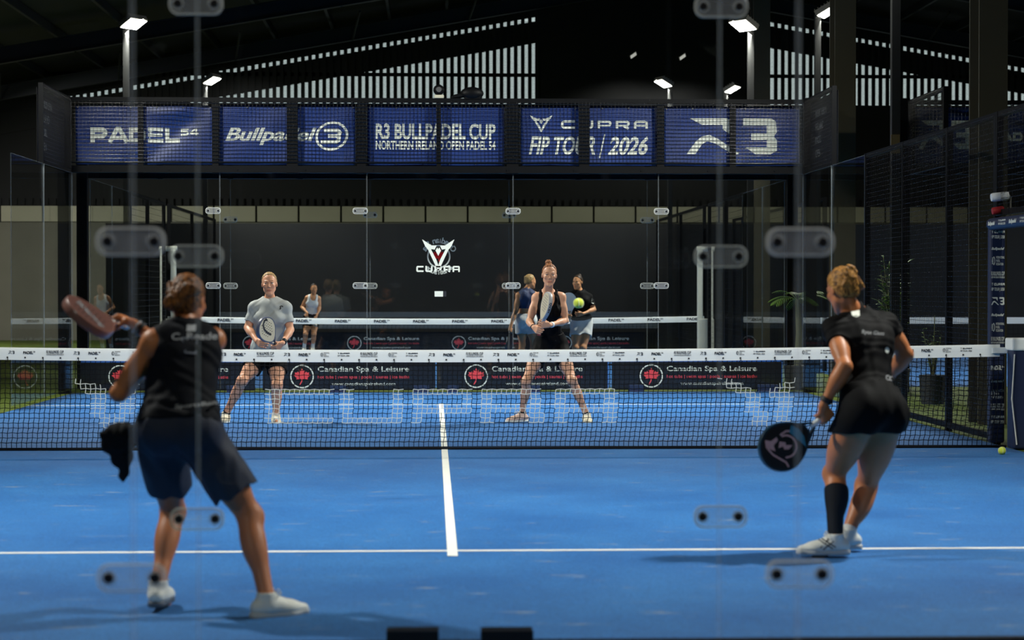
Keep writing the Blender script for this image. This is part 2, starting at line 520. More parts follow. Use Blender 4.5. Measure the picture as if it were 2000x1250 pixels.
class Ell:
    """Ellipsoid: centre c, radii r along the rows of R (an orthonormal frame)."""
    def __init__(s, c, r, R=None):
        s.c = np.asarray(c, float); s.r = np.asarray(r, float); s.R = np.eye(3) if R is None else np.asarray(R, float)
    def d(s, P, inf=0.0):
        X = (P - s.c) @ s.R.T; r = s.r + inf
        k0 = np.linalg.norm(X / r, axis=-1); k1 = np.linalg.norm(X / (r * r), axis=-1) + 1e-9
        return k0 * (k0 - 1) / k1
    def bb(s):
        r = float(s.r.max()) + .02
        return s.c - r, s.c + r


class Half:
    """Everything on the side of plane (p, n) that n points away from."""
    def __init__(s, p, n): s.p, s.n = np.asarray(p, float), nrm(n)
    def d(s, P, inf=0.0): return (P - s.p) @ s.n


def wave(P, amp, lam, seed, dirn=None):
    """Soft folds: a few warped sine waves."""
    g = np.random.default_rng(seed); out = 0
    for i in range(3):
        k = nrm(g.normal(size=3) if dirn is None else nrm(dirn) + g.normal(size=3) * .35) * 2 * math.pi / (lam * (1, .63, 1.5)[i])
        w = nrm(g.normal(size=3)) * 2 * math.pi / (lam * 2.3)
        out = out + (.6, .3, .5)[i] * np.sin(P @ k + 1.6 * np.sin(P @ w + g.random() * 6) + g.random() * 6)
    return amp * out


def sdf_mesh(ops, vox, post=None):
    """ops: list of (op, prim, k, inflate) with op '+', '-' or '&'. Returns V, quads of the zero surface (surface nets)."""
    lo = np.min([o[1].bb()[0] - o[3] for o in ops if o[0] == '+'], axis=0) - .02
    hi = np.max([o[1].bb()[1] + o[3] for o in ops if o[0] == '+'], axis=0) + .02
    B = 8; bs = B * vox
    nb = np.ceil((hi - lo) / bs).astype(int) + 1
    gi = np.stack(np.meshgrid(*[np.arange(n) for n in nb], indexing='ij'), -1).reshape(-1, 3)
    cen = (lo + (gi + .5) * bs)
    def ev(P, each=None):
        d = np.full(P.shape[:-1], 9.0)
        for j, (op, pr, k, inf) in enumerate(ops):
            if each is not None:
                m = each[j]
                if not m.any(): continue
                Q = P[m]; x = pr.d(Q, inf); c = d[m]
            else:
                x = pr.d(P, inf); c = d
            if op == '+': r = smin(c, x, k) if k > 0 else np.minimum(c, x)
            elif op == '-': r = -smin(-c, x, k) if k > 0 else np.maximum(c, -x)
            else: r = -smin(-c, -x, k) if k > 0 else np.maximum(c, x)
            if each is not None: d[m] = r
            else: d = r
        return d
    d0 = ev(cen); diag = bs * .9
    act = np.abs(d0) < diag + .03
    ca = cen[act]; da = d0[act]
    each = []
    for op, pr, k, inf in ops:
        x = pr.d(ca, inf)
        each.append(x < diag * 2.2 + k + .01 if op == '+' else np.ones(len(ca), bool) if op == '&' else x < diag * 2 + k + .02)
    off = np.stack(np.meshgrid(*[np.arange(B)] * 3, indexing='ij'), -1).reshape(-1, 3)
    P = lo + (gi[act][:, None, :] * B + off[None]) * vox
    D = ev(P, each)
    if post is not None: D = D + post(P)
    dims = nb * B
    full = np.repeat(np.repeat(np.repeat(d0.reshape(nb), B, 0), B, 1), B, 2).astype(np.float32)
    idx = gi[act][:, None, :] * B + off[None]
    full[idx[..., 0], idx[..., 1], idx[..., 2]] = D
    neg = full < 0
    cs = np.zeros(np.array(neg.shape) - 1, np.int8)
    for dx in (0, 1):
        for dy in (0, 1):
            for dz in (0, 1):
                cs += neg[dx:neg.shape[0] - 1 + dx, dy:neg.shape[1] - 1 + dy, dz:neg.shape[2] - 1 + dz]
    cells = np.argwhere((cs > 0) & (cs < 8))
    cid = np.full(cs.shape, -1, np.int32); cid[cells[:, 0], cells[:, 1], cells[:, 2]] = np.arange(len(cells))
    S = np.zeros((len(cells), 3)); N = np.zeros(len(cells))
    corner = [(0, 0, 0), (1, 0, 0), (0, 1, 0), (1, 1, 0), (0, 0, 1), (1, 0, 1), (0, 1, 1), (1, 1, 1)]
    val = [full[cells[:, 0] + c[0], cells[:, 1] + c[1], cells[:, 2] + c[2]] for c in corner]
    for i in range(8):
        for ax in range(3):
            if corner[i][ax] == 0:
                j = i + (1, 2, 4)[ax]
                a, b = val[i], val[j]; m = (a < 0) != (b < 0)
                t = np.where(m, a / np.where(m, a - b, 1), 0)
                p = np.array(corner[i], float) + 0 * S; p[:, ax] += t
                S += p * m[:, None]; N += m
    V = lo + (cells + S / N[:, None]) * vox
    quads = []
    for ax in range(3):
        sl = [slice(None)] * 3; s1 = [slice(None)] * 3
        sl[ax] = slice(0, -1); s1[ax] = slice(1, None)
        A, Bn = neg[tuple(sl)], neg[tuple(s1)]
        e = np.argwhere(A != Bn)
        u, v = (ax + 1) % 3, (ax + 2) % 3
        e = e[(e[:, u] > 0) & (e[:, v] > 0) & (e[:, u] < cs.shape[u]) & (e[:, v] < cs.shape[v])]
        def at(du, dv):
            q = e.copy(); q[:, u] += du; q[:, v] += dv
            return cid[q[:, 0], q[:, 1], q[:, 2]]
        Q = np.stack([at(-1, -1), at(0, -1), at(0, 0), at(-1, 0)], 1)
        flip = ~A[e[:, 0], e[:, 1], e[:, 2]]
        Q[flip] = Q[flip][:, ::-1]
        quads.append(Q[(Q >= 0).all(1)])
    return V, np.concatenate(quads).astype(np.int32)


SKIN = tint_mat('skin', .48, .45)
EYE_WHITE = M('eye_white', srgb(205, 200, 195), .3, var=.03)
EYE_DARK = M('eye_iris', srgb(40, 34, 30), .2, var=.1)


class Person:
    """A posed figure. J: joints in world space (L/R are the person's own). hf: where the face points, hu: head up."""
    def __init__(s, J, k=1.0, hf=(0, -1, 0), hu=(0, 0, 1), hands=None, vox=.005, bust=1.0, girth=1.0, face=1.0, limb=1.0):
        s.J = J = {a: np.asarray(b, float) for a, b in J.items()}
        s.k, s.vox, s.ops = k, vox, []
        s.limb = limb
        up = nrm(J['neck'] - J['pelvis'])
        rc = J['shR'] - J['shL']; rc = nrm(rc - up * (rc @ up)); fc = np.cross(up, rc)
        rp = J['hipR'] - J['hipL']; rp = nrm(rp - up * (rp @ up)); fp = np.cross(up, rp)
        s.up, s.rc, s.fc, s.rp, s.fp = up, rc, fc, rp, fp
        RC = np.stack([rc, fc, up]); RP = np.stack([rp, fp, up])
        g = girth * k
        a = s.add
        P, C, N = J['pelvis'], J['chest'], J['neck']
        mid = (P + C) / 2
        a('torso', Ell(P + up * .03 * k, np.array([.158 * g, .104 * g, .115 * k]), RP), .03)
        for sg in (-1, 1):
            a('torso', Ell(P + rp * sg * .074 * g - fp * .052 * g - up * .035 * k, np.array([.088, .082, .095]) * g, RP), .04)
        RM = np.stack([nrm(rc + rp), nrm(np.cross(up, nrm(rc + rp))), up])
        a('torso', Ell(mid + up * .01, np.array([.124 * g, .090 * g, .17 * k]), RM), .06)
        a('torso', Ell(C + up * .03 * k, np.array([.136 * g, .098 * g, .175 * k]), RC), .06)
        for sg in (-1, 1):
            a('torso', Ell(C + rc * sg * .066 * g + fc * (.070 * g) + up * .005 * k, np.array([.056, .050 * bust, .056]) * g, RC), .05)
            a('torso', Ell(C + rc * sg * .075 * g - fc * .055 * g + up * .07 * k, np.array([.062, .045, .095]) * g, RC), .05)
        sl, sr = J['shL'], J['shR']
        a('torso', Cap(sl * .8 + sr * .2 - up * .012, sr * .8 + sl * .2 - up * .012, .052 * k, .052 * k), .05)
        for S in (sl, sr):
            a('trap', Cap(N + up * .022 * k - fc * .014, S * .74 + N * .26 + up * .010 * k, .036 * k, .035 * k), .035)
            a('delt', Ell(S + nrm(S - N) * .004, np.array([.050, .054, .056]) * k * (.5 + .5 * limb), RC), .03)
        # head
        s.hf = hf = nrm(hf); hu = np.asarray(hu, float); hu = nrm(hu - hf * (hf @ hu)); hr = np.cross(hf, hu)
        s.hu, s.hr = hu, hr
        H = J['head']; R = s.RH = np.stack([hr, hf, hu]); q = s.q = k * face
        hp = s.hp = lambda x, y, z: H + (hr * x + hf * y + hu * z) * q
        a('neck', Cap(N - up * .02 * k, hp(0, -.022, -.055), .048 * k, .045 * k), .03)
        a('head', Ell(hp(0, -.014, .030), np.array([.073, .092, .083]) * q, R), .03)
        a('head', Ell(hp(0, .026, -.040), np.array([.0555, .062, .076]) * q, R), .03)
        a('head', Cap(hp(0, .060, -.104), hp(0, .066, -.102), .0165 * q, .0155 * q), .024)
        for sg in (-1, 1):
            a('head', Cap(hp(sg * .041, .004, -.056), hp(sg * .010, .062, -.102), .017 * q, .014 * q), .025)
            a('head', Ell(hp(sg * .036, .058, -.022), np.array([.022, .020, .018]) * q, R), .024)
            a('head', Cap(hp(sg * .014, .083, .022), hp(sg * .044, .070, .024), .0065 * q, .005 * q), .016)
        for sg in (-1, 1):
            s.ops.append(('-', 'head', Ell(hp(sg * .030, .096, .002), np.array([.017, .016, .010]) * q, R), .014))
            a('head', Ell(hp(sg * .0305, .0735, .0105), np.array([.0165, .014, .006]) * q, R), .006)
            a('head', Ell(hp(sg * .0305, .0730, -.0105), np.array([.0155, .0125, .005]) * q, R), .006)
            a('head', Ell(hp(sg * .0725, -.016, -.010), np.array([.008, .015, .025]) * q, R), .008)
        a('head', Cap(hp(0, .086, .006), hp(0, .101, -.032), .0065 * q, .0092 * q), .012)
        for sg in (-1, 1): a('head', Ell(hp(sg * .0095, .091, -.035), np.array([.0065, .008, .006]) * q, R), .007)
        a('head', Ell(hp(0, .078, -.0640), np.array([.024, .012, .0062]) * q, R), .006)
        a('head', Ell(hp(0, .077, -.0745), np.array([.020, .012, .0068]) * q, R), .006)
        # arms
        for sd in 'LR':
            S, E, Wr = J['sh' + sd], J['el' + sd], J['wr' + sd]; t = 'arm' + sd; kl = k * limb
            a(t, Cap(S, E, .045 * kl, .036 * kl), .03)
            a(t, Ell(S * .5 + E * .5, np.array([.043, .043, .085]) * kl, s.frame(E - S)), .03)
            a(t, Cap(E, Wr, .036 * kl, .0235 * kl), .02)
            a(t, Ell(E * .72 + Wr * .28, np.array([.0405, .0405, .075]) * kl, s.frame(Wr - E)), .025)
            s.hand(sd, (hands or {}).get(sd, {}))
        # legs
        for sd in 'LR':
            Hp, K, A = J['hip' + sd], J['kn' + sd], J['an' + sd]; t = 'leg' + sd; kl = k * limb
            kf = s.kneef(sd)
            a(t, Cap(Hp, K, .086 * kl, .053 * kl), .05)
            a(t, Ell(Hp * .62 + K * .38 + kf * .012, np.array([.080, .080, .17]) * kl, s.frame(K - Hp)), .05)
            a(t, Ell(K + kf * .010, np.array([.046, .046, .055]) * kl, s.frame(A - K)), .03)
            a(t, Cap(K, A, .047 * kl, .034 * kl), .03)
            a(t, Ell(K * .70 + A * .30 - kf * .021 * kl, np.array([.051, .047, .115]) * kl, s.frame(A - K)), .035)
            T = J['toe' + sd]
            a(t, Cap(A - np.array([0, 0, .03 * k]), T * .7 + A * .3 - np.array([0, 0, .02]), .032 * kl, .024 * kl), .02)

    def add(s, t, pr, k=.02): s.ops.append(('+', t, pr, k))
    def kneef(s, sd):
        """Forward direction of a leg at the knee."""
        J = s.J; Hp, K, A, T = J['hip' + sd], J['kn' + sd], J['an' + sd], J['toe' + sd]
        f = (K - (Hp + A) / 2); ax = nrm(A - Hp); f = f - ax * (f @ ax)
        g = (T - A); g = g - ax * (g @ ax)
        return nrm(f / (np.linalg.norm(f) + .05) + nrm(g) * .7)
    @staticmethod
    def frame(ax):
        z = nrm(ax); x = nrm(np.cross(z, [0, 1, 0.01]) if abs(z[1]) < .9 else np.cross(z, [1, 0, 0])); return np.stack([x, np.cross(z, x), z])

    def hand(s, sd, h):
        J = s.J; k = s.k * h.get('size', 1.0); Wr, E = J['wr' + sd], J['el' + sd]; t = 'hand' + sd
        d = nrm(h.get('d', Wr - E)); side = np.asarray(h.get('side', -s.rc * (1 if sd == 'R' else -1) * .2 + s.fc), float)
        side = nrm(side - d * (side @ d)); n = np.cross(d, side) * (1 if sd == 'L' else -1)
        curl = h.get('curl', (18, 28, 20))
        kn = []
        for i in range(4):
            b = Wr + d * (.080 - .004 * abs(i - 1.2)) * k + side * (.029 - .0195 * i) * k - n * .003
            kn.append(b)
            s.add(t, Cap(Wr + d * .012 * k + side * (.014 - .009 * i) * k, b, .0145 * k, .0115 * k), .012)
            p = b; ang = 0
            for j, L in enumerate(((.042, .047, .043, .034)[i], (.026, .029, .027, .021)[i], .020)):
                ang += math.radians(curl[j] * (1 + .05 * (i - 1)))
                q = p + (d * math.cos(ang) + n * math.sin(ang)) * L * k - side * .002 * (i - 1)
                s.add(t, Cap(p, q, (.0092 - .0009 * j) * k, (.0088 - .0011 * j) * k), .005)
                p = q
        tb = Wr + d * .026 * k + side * .024 * k
        td = h.get('thumb', (.70, .55, .45)); t1 = nrm(d * td[0] + side * td[1] + n * td[2])
        s.add(t, Cap(Wr + d * .012 * k + side * .010 * k, tb, .0155 * k, .0150 * k), .012)
        m = tb + t1 * .038 * k; s.add(t, Cap(tb, m, .0135 * k, .0105 * k), .010)
        t2 = nrm(t1 + n * .55 - side * .35); s.add(t, Cap(m, m + t2 * .030 * k, .0100 * k, .0082 * k), .006)

    def sel(s, tags, inf=0.0, kk=1.0):
        out = []
        for op, t, pr, k in s.ops:
            if op == '+' and any(t.startswith(q) for q in tags):
                out.append(('+', pr, k * kk, inf(t) if callable(inf) else inf))
        return out

    def build(s, label, skin, group=None, lip=None, brow=None, name='person'):
        V, Q = sdf_mesh([(op, pr, k, 0.0) for op, t, pr, k in s.ops], s.vox)
        s.base = np.array([(s.J['anL'][0] + s.J['anR'][0]) / 2, (s.J['anL'][1] + s.J['anR'][1]) / 2, 0.0])
        o = raw_obj(name, V - s.base, Q, SKIN, None, s.base, True)
        L = ((V - s.J['head']) @ s.RH.T) / s.q
        col = np.tile(np.array([*skin, 1.0]), (len(V), 1))
        def blend(mask, c, a):
            m = (np.clip(mask, 0, 1) * a)[:, None]; col[:, :3] = col[:, :3] * (1 - m) + np.array(c) * m
        x, y, z = L.T
        near = (np.abs(x) < .1) & (y > 0) & (np.abs(z) < .14)
        lipm = near * np.exp(-(x / .0235) ** 4 - ((z + .0690) / (.0125 - .22 * np.abs(x))) ** 4) * (y > .06)
        blend(lipm, lip or (skin[0] * .72, skin[1] * .42, skin[2] * .45), .85)
        bz = .027 - .10 * np.maximum(np.abs(x) - .03, 0)
        blend(near * np.exp(-((np.abs(x) - .030) / .018) ** 4 - ((z - bz) / .0052) ** 4) * (y > .05), brow or (.07, .04, .025), .8)
        blend(near * np.exp(-((np.abs(x) - .0305) / .0165) ** 4 - ((z - .0075) / .0042) ** 4) * (y > .05), (.03, .02, .015), .75)
        blend(near * np.exp(-((np.abs(x) - .042) / .022) ** 2 - ((z + .034) / .02) ** 2), (skin[0] * 1.02, skin[1] * .84, skin[2] * .82), .3)
        at = o.data.attributes.new('tint', 'FLOAT_COLOR', 'POINT'); at.data.foreach_set('color', col.astype(np.float32).ravel())
        tag(o, label, 'person', group)
        s.o = o
        for sg in (-1, 1):
            c = s.hp(sg * .0305, .0700, .000) - s.base
            mb = MB(); mb.sphere(c, .0118 * s.q, 14, 10); mb.build('eye', EYE_WHITE, o, smooth=True)
            e = s.o.children[-1] if False else [q for q in o.children if q.name.startswith('eye')][-1]
            mi = MB(); mi.sphere(c + s.hf * .0074 * s.q, .0058 * s.q, 10, 8); mi.build('iris', EYE_DARK, e, smooth=True)
        return o

    def garment(s, name, mat, ops, vox=None, post=None, parent=None, label=None):
        V, Q = sdf_mesh(ops, vox or s.vox, post)
        o = raw_obj(name, V - s.base, Q, mat, parent or s.o, (0, 0, 0), True)
        if label: o['label'] = label
        return o

    def band(s, name, mat, sd, t0, t1, r, limb='arm', label=None):
        """A ring worn on the forearm, between t0 and t1 of the way from elbow to wrist."""
        E, Wr = s.J['el' + sd], s.J['wr' + sd]; ax = nrm(Wr - E)
        a, b = E + (Wr - E) * t0, E + (Wr - E) * t1
        return s.garment(name, mat, [('+', Cap(a - ax * .02, b + ax * .02, r, r), 0, 0), ('&', Half(a, -ax), .004, 0), ('&', Half(b, ax), .004, 0)], .003, None, None, label)

    def hair(s, mat, bun=None, bun_r=.04, line=.062, extra=None, low=-.055, vox=None, puff=.0):
        hp, q, R = s.hp, s.q, s.RH
        ops = [('+', Ell(hp(0, -.016, .032), (np.array([.0765, .0955, .0875]) + puff) * q, R), .02, 0),
               ('+', Ell(hp(0, -.050, -.010), (np.array([.066, .058, .075]) + puff) * q, R), .03, 0)]
        ops.append(('&', Half(hp(0, .018 + (line - .066) * -.3, .035), s.hf * .8 - s.hu * .6), .010, 0))
        for sg in (-1, 1): ops.append(('-', Ell(hp(sg * .085, .012, -.030), np.array([.030, .036, .044]) * q, R), .008, 0))
        ops.append(('-', Half(hp(0, 0, low), s.hu), .012, 0))
        for b, r in ([(bun, bun_r)] if bun is not None else []):
            ops.append(('+', Ell(hp(*b), np.array([r, r, r * .9]) * q, R), .012, 0))
        ops += extra or []
        return s.garment('hair', mat, ops, vox, s.comb)

    def comb(s, P):
        """Grooves of combed-back hair."""
        L = ((P - s.J['head']) @ s.RH.T) / s.q
        a = np.arctan2(L[..., 0], L[..., 2] + .03)
        return .0013 * np.sin(a * 38 + 1.5 * np.sin(L[..., 1] * 45)) + .0008 * np.sin(a * 71 + 2 + 2 * np.sin(L[..., 1] * 30)) + wave(P, .0010, .03, 5)

    def shoe(s, sd, upper, sole, lace, sole_h=.026, accent=None, ankle=.052, tilt=None):
        """Trainer: upper, sole and laces. The foot points from ankle to toe."""
        J = s.J; A, T = J['an' + sd], J['toe' + sd]; k = s.k
        f = T - A; f = nrm(f - np.array([0, 0, f[2]])) if tilt is None else nrm(tilt)
        u = np.array([0, 0, 1.0]); u = nrm(u - f * (u @ f)); r = np.cross(f, u)
        g = A - u * .088 * k                      # ground point under the ankle
        heel, ball, toe = g - f * .040 * k, g + f * .105 * k, g + f * .170 * k
        ops = [('+', Cap(heel + u * .045 * k, g + f * .05 * k + u * .048 * k, .034 * k, .039 * k), .03, 0),
               ('+', Cap(g + f * .03 * k + u * .045 * k, ball + u * .034 * k, .041 * k, .042 * k, u, .8), .03, 0),
               ('+', Cap(ball + u * .030 * k, toe + u * .026 * k, .043 * k, .032 * k, u, .72), .03, 0),
               ('+', Cap(g + u * .05 * k, A + u * .006 * k, .042 * k, .043 * k), .025, 0),
               ('&', Half(g + u * sole_h * .9, -u), .004, 0), ('-', Cap(A + u * .012, A + u * .1, .034 * k, .05 * k), .006, 0)]
        o = s.garment('shoe', upper, ops, .0045 if s.vox < .006 else s.vox)
        so = [('+', Cap(heel + u * .012 * k, ball + u * .012 * k, .038 * k, .048 * k), .02, 0), ('+', Cap(ball + u * .012 * k, toe + u * .016 * k, .048 * k, .036 * k), .02, 0),
              ('&', Half(g + u * sole_h, u), .004, 0), ('&', Half(g, -u), .005, 0)]
        s.garment('sole', sole, so, .0045 if s.vox < .006 else s.vox, None, o)
        mb = MB()
        for i in range(4):
            c = g + f * (.045 + .022 * i) * k + u * (.094 - .0105 * i) * k
            mb.tube([c - r * .027 * k - u * .012, c - r * .012 * k, c + r * .012 * k, c + r * .027 * k - u * .012], .0042 * k, 6)
        c = g + f * .035 * k + u * .104 * k
        for sg in (-1, 1):
            mb.tube([c, c + r * sg * .022 + f * .012 + u * .016, c + r * sg * .040 + f * .016, c + r * sg * .024 + f * .022 - u * .006, c + f * .008], .003 * k, 6)
        mb.v = [v - s.base for v in mb.v]
        mb.build('laces', lace, o, smooth=True)
        return o, (g, f, u, r)

    def sock(s, sd, mat, t0, t1, label=None, inf=.004):
        K, A = s.J['kn' + sd], s.J['an' + sd]; ax = nrm(A - K)
        ops = s.sel(['leg' + sd], inf) + [('&', Half(K + (A - K) * t0, -ax), .003, 0), ('&', Half(K + (A - K) * t1, ax), .003, 0)]
        return s.garment('sock', mat, ops, None, None, None, label)


def racket(name, label, grip, axis, normal, mats, face_print=None, holes=True, hole_mat=None, k=1.0, cat='racket'):
    """Padel racket. grip: middle of the handle, axis: handle to head tip, normal: the face shown."""
    a = nrm(axis); n = nrm(np.asarray(normal, float) - a * (np.asarray(normal, float) @ a)); w = np.cross(a, n)
    frame_m, face_m, grip_m = mats
    G = np.asarray(grip, float)
    root = empty(name, G, label, cat)
    O = np.zeros(3)
    def outline(inset, m=56):
        pts = []
        for i in range(m):
            t = 2 * math.pi * i / m
            c, s_ = math.cos(t), math.sin(t)
            L = .135 if s_ > 0 else .172
            wd = .128 * (1 - (.30 * (-s_) ** 1.6 if s_ < 0 else 0))
            pts.append(((wd - inset) * c, .255 + (L - inset) * s_))
        return [(x * k, y * k) for x, y in pts]
    oo, oi = outline(0), outline(.013)
    th = .019 * k
    mb = MB(); m = len(oo); V = []; Fc = []
    prof = [(oi, -th), (outline(.003), -th), (oo, -th * .55), (oo, th * .55), (outline(.003), th), (oi, th)]
    for P, z in prof: V += [O + w * p[0] + a * p[1] + n * z for p in P]
    for j in range(len(prof) - 1):
        for i in range(m):
            i2 = (i + 1) % m; Fc.append((j * m + i, j * m + i2, (j + 1) * m + i2, (j + 1) * m + i))
    mb.add(V, Fc)
    # throat: two cheeks that join the handle, with an open triangle between them
    for sg in (-1, 1):
        P = [(sg * .010, .046), (sg * .018, .046), (sg * .088, .165), (sg * .060, .150), (sg * .030, .100)]
        mb.prism([(x * k, y * k) for x, y in (P if sg > 0 else P[::-1])], O - n * th * .85, w, a, n, th * 1.7)
    mb.build('frame', frame_m, root, smooth=True)
    fb = MB()
    for z in (-1, 1):
        fb.add([O + w * p[0] + a * p[1] + n * z * th * .97 for p in outline(.012)], [tuple(range(m))])
    fo = fb.build('face', face_m, root)
    for z in (1, -1):
        if holes:
            pr = Print()
            for iy in range(-3, 4):
                for ix in range(-3, 4):
                    x, y = ix * .026 + (iy % 2) * .013, .265 + iy * .026
                    if (x / .088) ** 2 + ((y - .265) / .092) ** 2 < 1: pr.ell(x * k, y * k, .0055 * k, .0055 * k, 12)
            pr.build('hole_pattern', hole_mat or BLACK_PRINT, fo, O + n * z * (th + .0006), w * z, a)
        if face_print is not None:
            for mt, pf in face_print:
                q = pf(); q.move(0, .265 * k, k); q.build('emblem', mt, fo, O + n * z * (th + .0012), w * z, a)
    g = MB(); g.tube([O - a * .075 * k, O + a * .060 * k], [.0165 * k, .0150 * k], 12); g.tube([O - a * .082 * k, O - a * .072 * k], .0195 * k, 12)
    g.build('grip', grip_m, root, smooth=True)
    return root
# ---------------------------------------------------------------- setting: hall, floors, roof
def turf_mat(name, col, col2, speck, sheen=.0):
    m = bpy.data.materials.new(name); m.use_nodes = True; nt = m.node_tree; b = nt.nodes['Principled BSDF']
    L = nt.links.new
    tc = nt.nodes.new('ShaderNodeTexCoord')
    n1 = nt.nodes.new('ShaderNodeTexNoise'); n1.inputs['Scale'].default_value = .9; n1.inputs['Detail'].default_value = 7; n1.inputs['Roughness'].default_value = .62
    L(tc.outputs['Object'], n1.inputs['Vector'])
    mx = nt.nodes.new('ShaderNodeMix'); mx.data_type = 'RGBA'; mx.inputs[6].default_value = (*col, 1); mx.inputs[7].default_value = (*col2, 1)
    cr = nt.nodes.new('ShaderNodeMapRange'); cr.inputs[1].default_value = .32; cr.inputs[2].default_value = .70
    L(n1.outputs['Fac'], cr.inputs[0]); L(cr.outputs[0], mx.inputs[0])
    # fine fibre grain
    n2 = nt.nodes.new('ShaderNodeTexNoise'); n2.inputs['Scale'].default_value = 95; n2.inputs['Detail'].default_value = 2
    L(tc.outputs['Object'], n2.inputs['Vector'])
    r2 = nt.nodes.new('ShaderNodeMapRange'); r2.inputs[1].default_value = .3; r2.inputs[2].default_value = .7; r2.inputs[3].default_value = .66; r2.inputs[4].default_value = 1.34
    L(n2.outputs['Fac'], r2.inputs[0])
    sc_ = nt.nodes.new('ShaderNodeVectorMath'); sc_.operation = 'SCALE'; L(mx.outputs[2], sc_.inputs[0]); L(r2.outputs[0], sc_.inputs['Scale'])
    # worn sandy patches
    mp = nt.nodes.new('ShaderNodeMapping'); mp.inputs['Scale'].default_value = (1.6, 4.2, 1); L(tc.outputs['Object'], mp.inputs[0])
    n3 = nt.nodes.new('ShaderNodeTexNoise'); n3.inputs['Scale'].default_value = 1.7; n3.inputs['Detail'].default_value = 8; n3.inputs['Roughness'].default_value = .66
    L(mp.outputs[0], n3.inputs['Vector'])
    r3 = nt.nodes.new('ShaderNodeMapRange'); r3.inputs[1].default_value = .60; r3.inputs[2].default_value = .78; r3.inputs[3].default_value = 0; r3.inputs[4].default_value = speck
    L(n3.outputs['Fac'], r3.inputs[0])
    m2 = nt.nodes.new('ShaderNodeMix'); m2.data_type = 'RGBA'; m2.inputs[7].default_value = (*srgb(160, 168, 165), 1)
    L(r3.outputs[0], m2.inputs[0]); L(sc_.outputs[0], m2.inputs[6]); L(m2.outputs[2], b.inputs['Base Color'])
    b.inputs['Roughness'].default_value = .72; b.inputs['Specular IOR Level'].default_value = .32
    b.inputs['Sheen Weight'].default_value = sheen; b.inputs['Sheen Roughness'].default_value = .3
    bp = nt.nodes.new('ShaderNodeBump'); bp.inputs['Strength'].default_value = .55; bp.inputs['Distance'].default_value = .008
    L(n2.outputs['Fac'], bp.inputs['Height']); L(bp.outputs['Normal'], b.inputs['Normal'])
    return m


BLUE_TURF = turf_mat('blue_turf', (.008, .102, .335), (.024, .162, .445), .9, .16)
GREEN_TURF = turf_mat('green_turf', srgb(66, 84, 24), srgb(96, 110, 40), .2)
LINE = M('line_paint', srgb(232, 234, 226), .7, var=.07, vscale=4, bump=.3, bscale=90)
CONCRETE = M('wall_concrete', srgb(126, 124, 112), .8, var=.18, vscale=1.5, bump=.2, bscale=20)
STRIP = M('pale_cladding', srgb(186, 182, 160), .6, var=.12, vscale=2)
BOARD = M('dark_boarding', srgb(20, 21, 23), .75, var=.3, vscale=1.2)
ROOF = M('roof_sheet', srgb(24, 28, 33), .7, var=.25, vscale=.7)
STEEL = M('roof_steel', srgb(40, 45, 50), .4, .2, var=.2, vscale=1)
COLUMN = M('column_paint', srgb(66, 62, 46), .55, var=.2, vscale=1.5)

Y2, NET2, END2 = 11.45, 20.0, 28.3     # the neighbouring court beyond: near glass, net, far wall
HX0, HX1, HY0, HY1 = -13.5, 22.0, -30.0, 40.0
RX, RZ, RS = 5.9, 9.0, .175            # ridge x, slat-top height there, roof slope
roofz = lambda x: RZ - RS * abs(x - RX)


def struct(o, label=None):
    o['kind'] = 'structure'
    if label: o['label'] = label
    return o


mb = MB(); mb.box((HX0, HY0, -.2), (HX1, HY1, 0)); struct(mb.build('floor', GREEN_TURF), 'green artificial turf floor of the hall around the courts')
for (y0, y1, lab) in ((-10.0, 10.0, 'blue artificial turf of the court being played on'), (Y2, END2, 'blue turf of the court beyond the far glass wall'), (-32.0 + 2, -11.68, 'blue turf of the court on the camera side')):
    mb = MB(); mb.box((-5, y0, -.05), (5, y1, .006)); struct(mb.build('floor_court', BLUE_TURF), lab)
mb = MB(); mb.box((6.5, Y2, -.05), (16.4, END2, .005)); struct(mb.build('floor_court', BLUE_TURF), 'blue turf of the far court in the lane to the right')
lines = [('near white service line across the court', (-5, -6.975, 5, -6.925)), ('far white service line across the court behind the net', (-5, 6.925, 5, 6.975)),
         ('white centre line between the two service lines', (-.027, -7.17, .027, 7.17))]
for i, (lab, (x0, y0, x1, y1)) in enumerate(lines):
    mb = MB(); mb.box((x0, y0, 0.0), (x1, y1, .0085 + .0004 * i)); struct(mb.build('trim_%d' % (i + 1), LINE), lab)

# hall walls
mb = MB(); mb.box((HX0 - .2, HY0, 0), (HX0, HY1, 10)); struct(mb.build('wall_left', CONCRETE), 'grey concrete wall on the left of the hall')
mb = MB(); mb.box((HX1, HY0, 0), (HX1 + .2, HY1, 10)); struct(mb.build('wall_right', BOARD))
mb = MB(); mb.box((HX0, HY0 - .2, 0), (HX1, HY0, 11)); struct(mb.build('wall_near', BOARD))
mb = MB(); mb.box((HX0, HY1, 0), (HX1, HY1 + .2, 3.34)); struct(mb.build('wall_far', CONCRETE), 'grey concrete base of the end wall')
mb = MB()
x = HX0
while x < HX1:
    mb.box((x + .03, HY1 - .02, 3.36), (x + 1.17, HY1 + .08, 3.80)); x += 1.2
struct(mb.build('trim_4', STRIP), 'pale cladding strip along the end wall in short lengths')
mb = MB(); mb.box((HX0, HY1 + .08, 3.34), (HX1, HY1 + .2, 6.72))
x = HX0
while x < HX1:
    mb.box((x, HY1, 3.82), (x + .13, HY1 + .08, 4.02)); x += .22
struct(mb.build('wall_far_boarding', BOARD), 'dark boarded middle of the end wall')

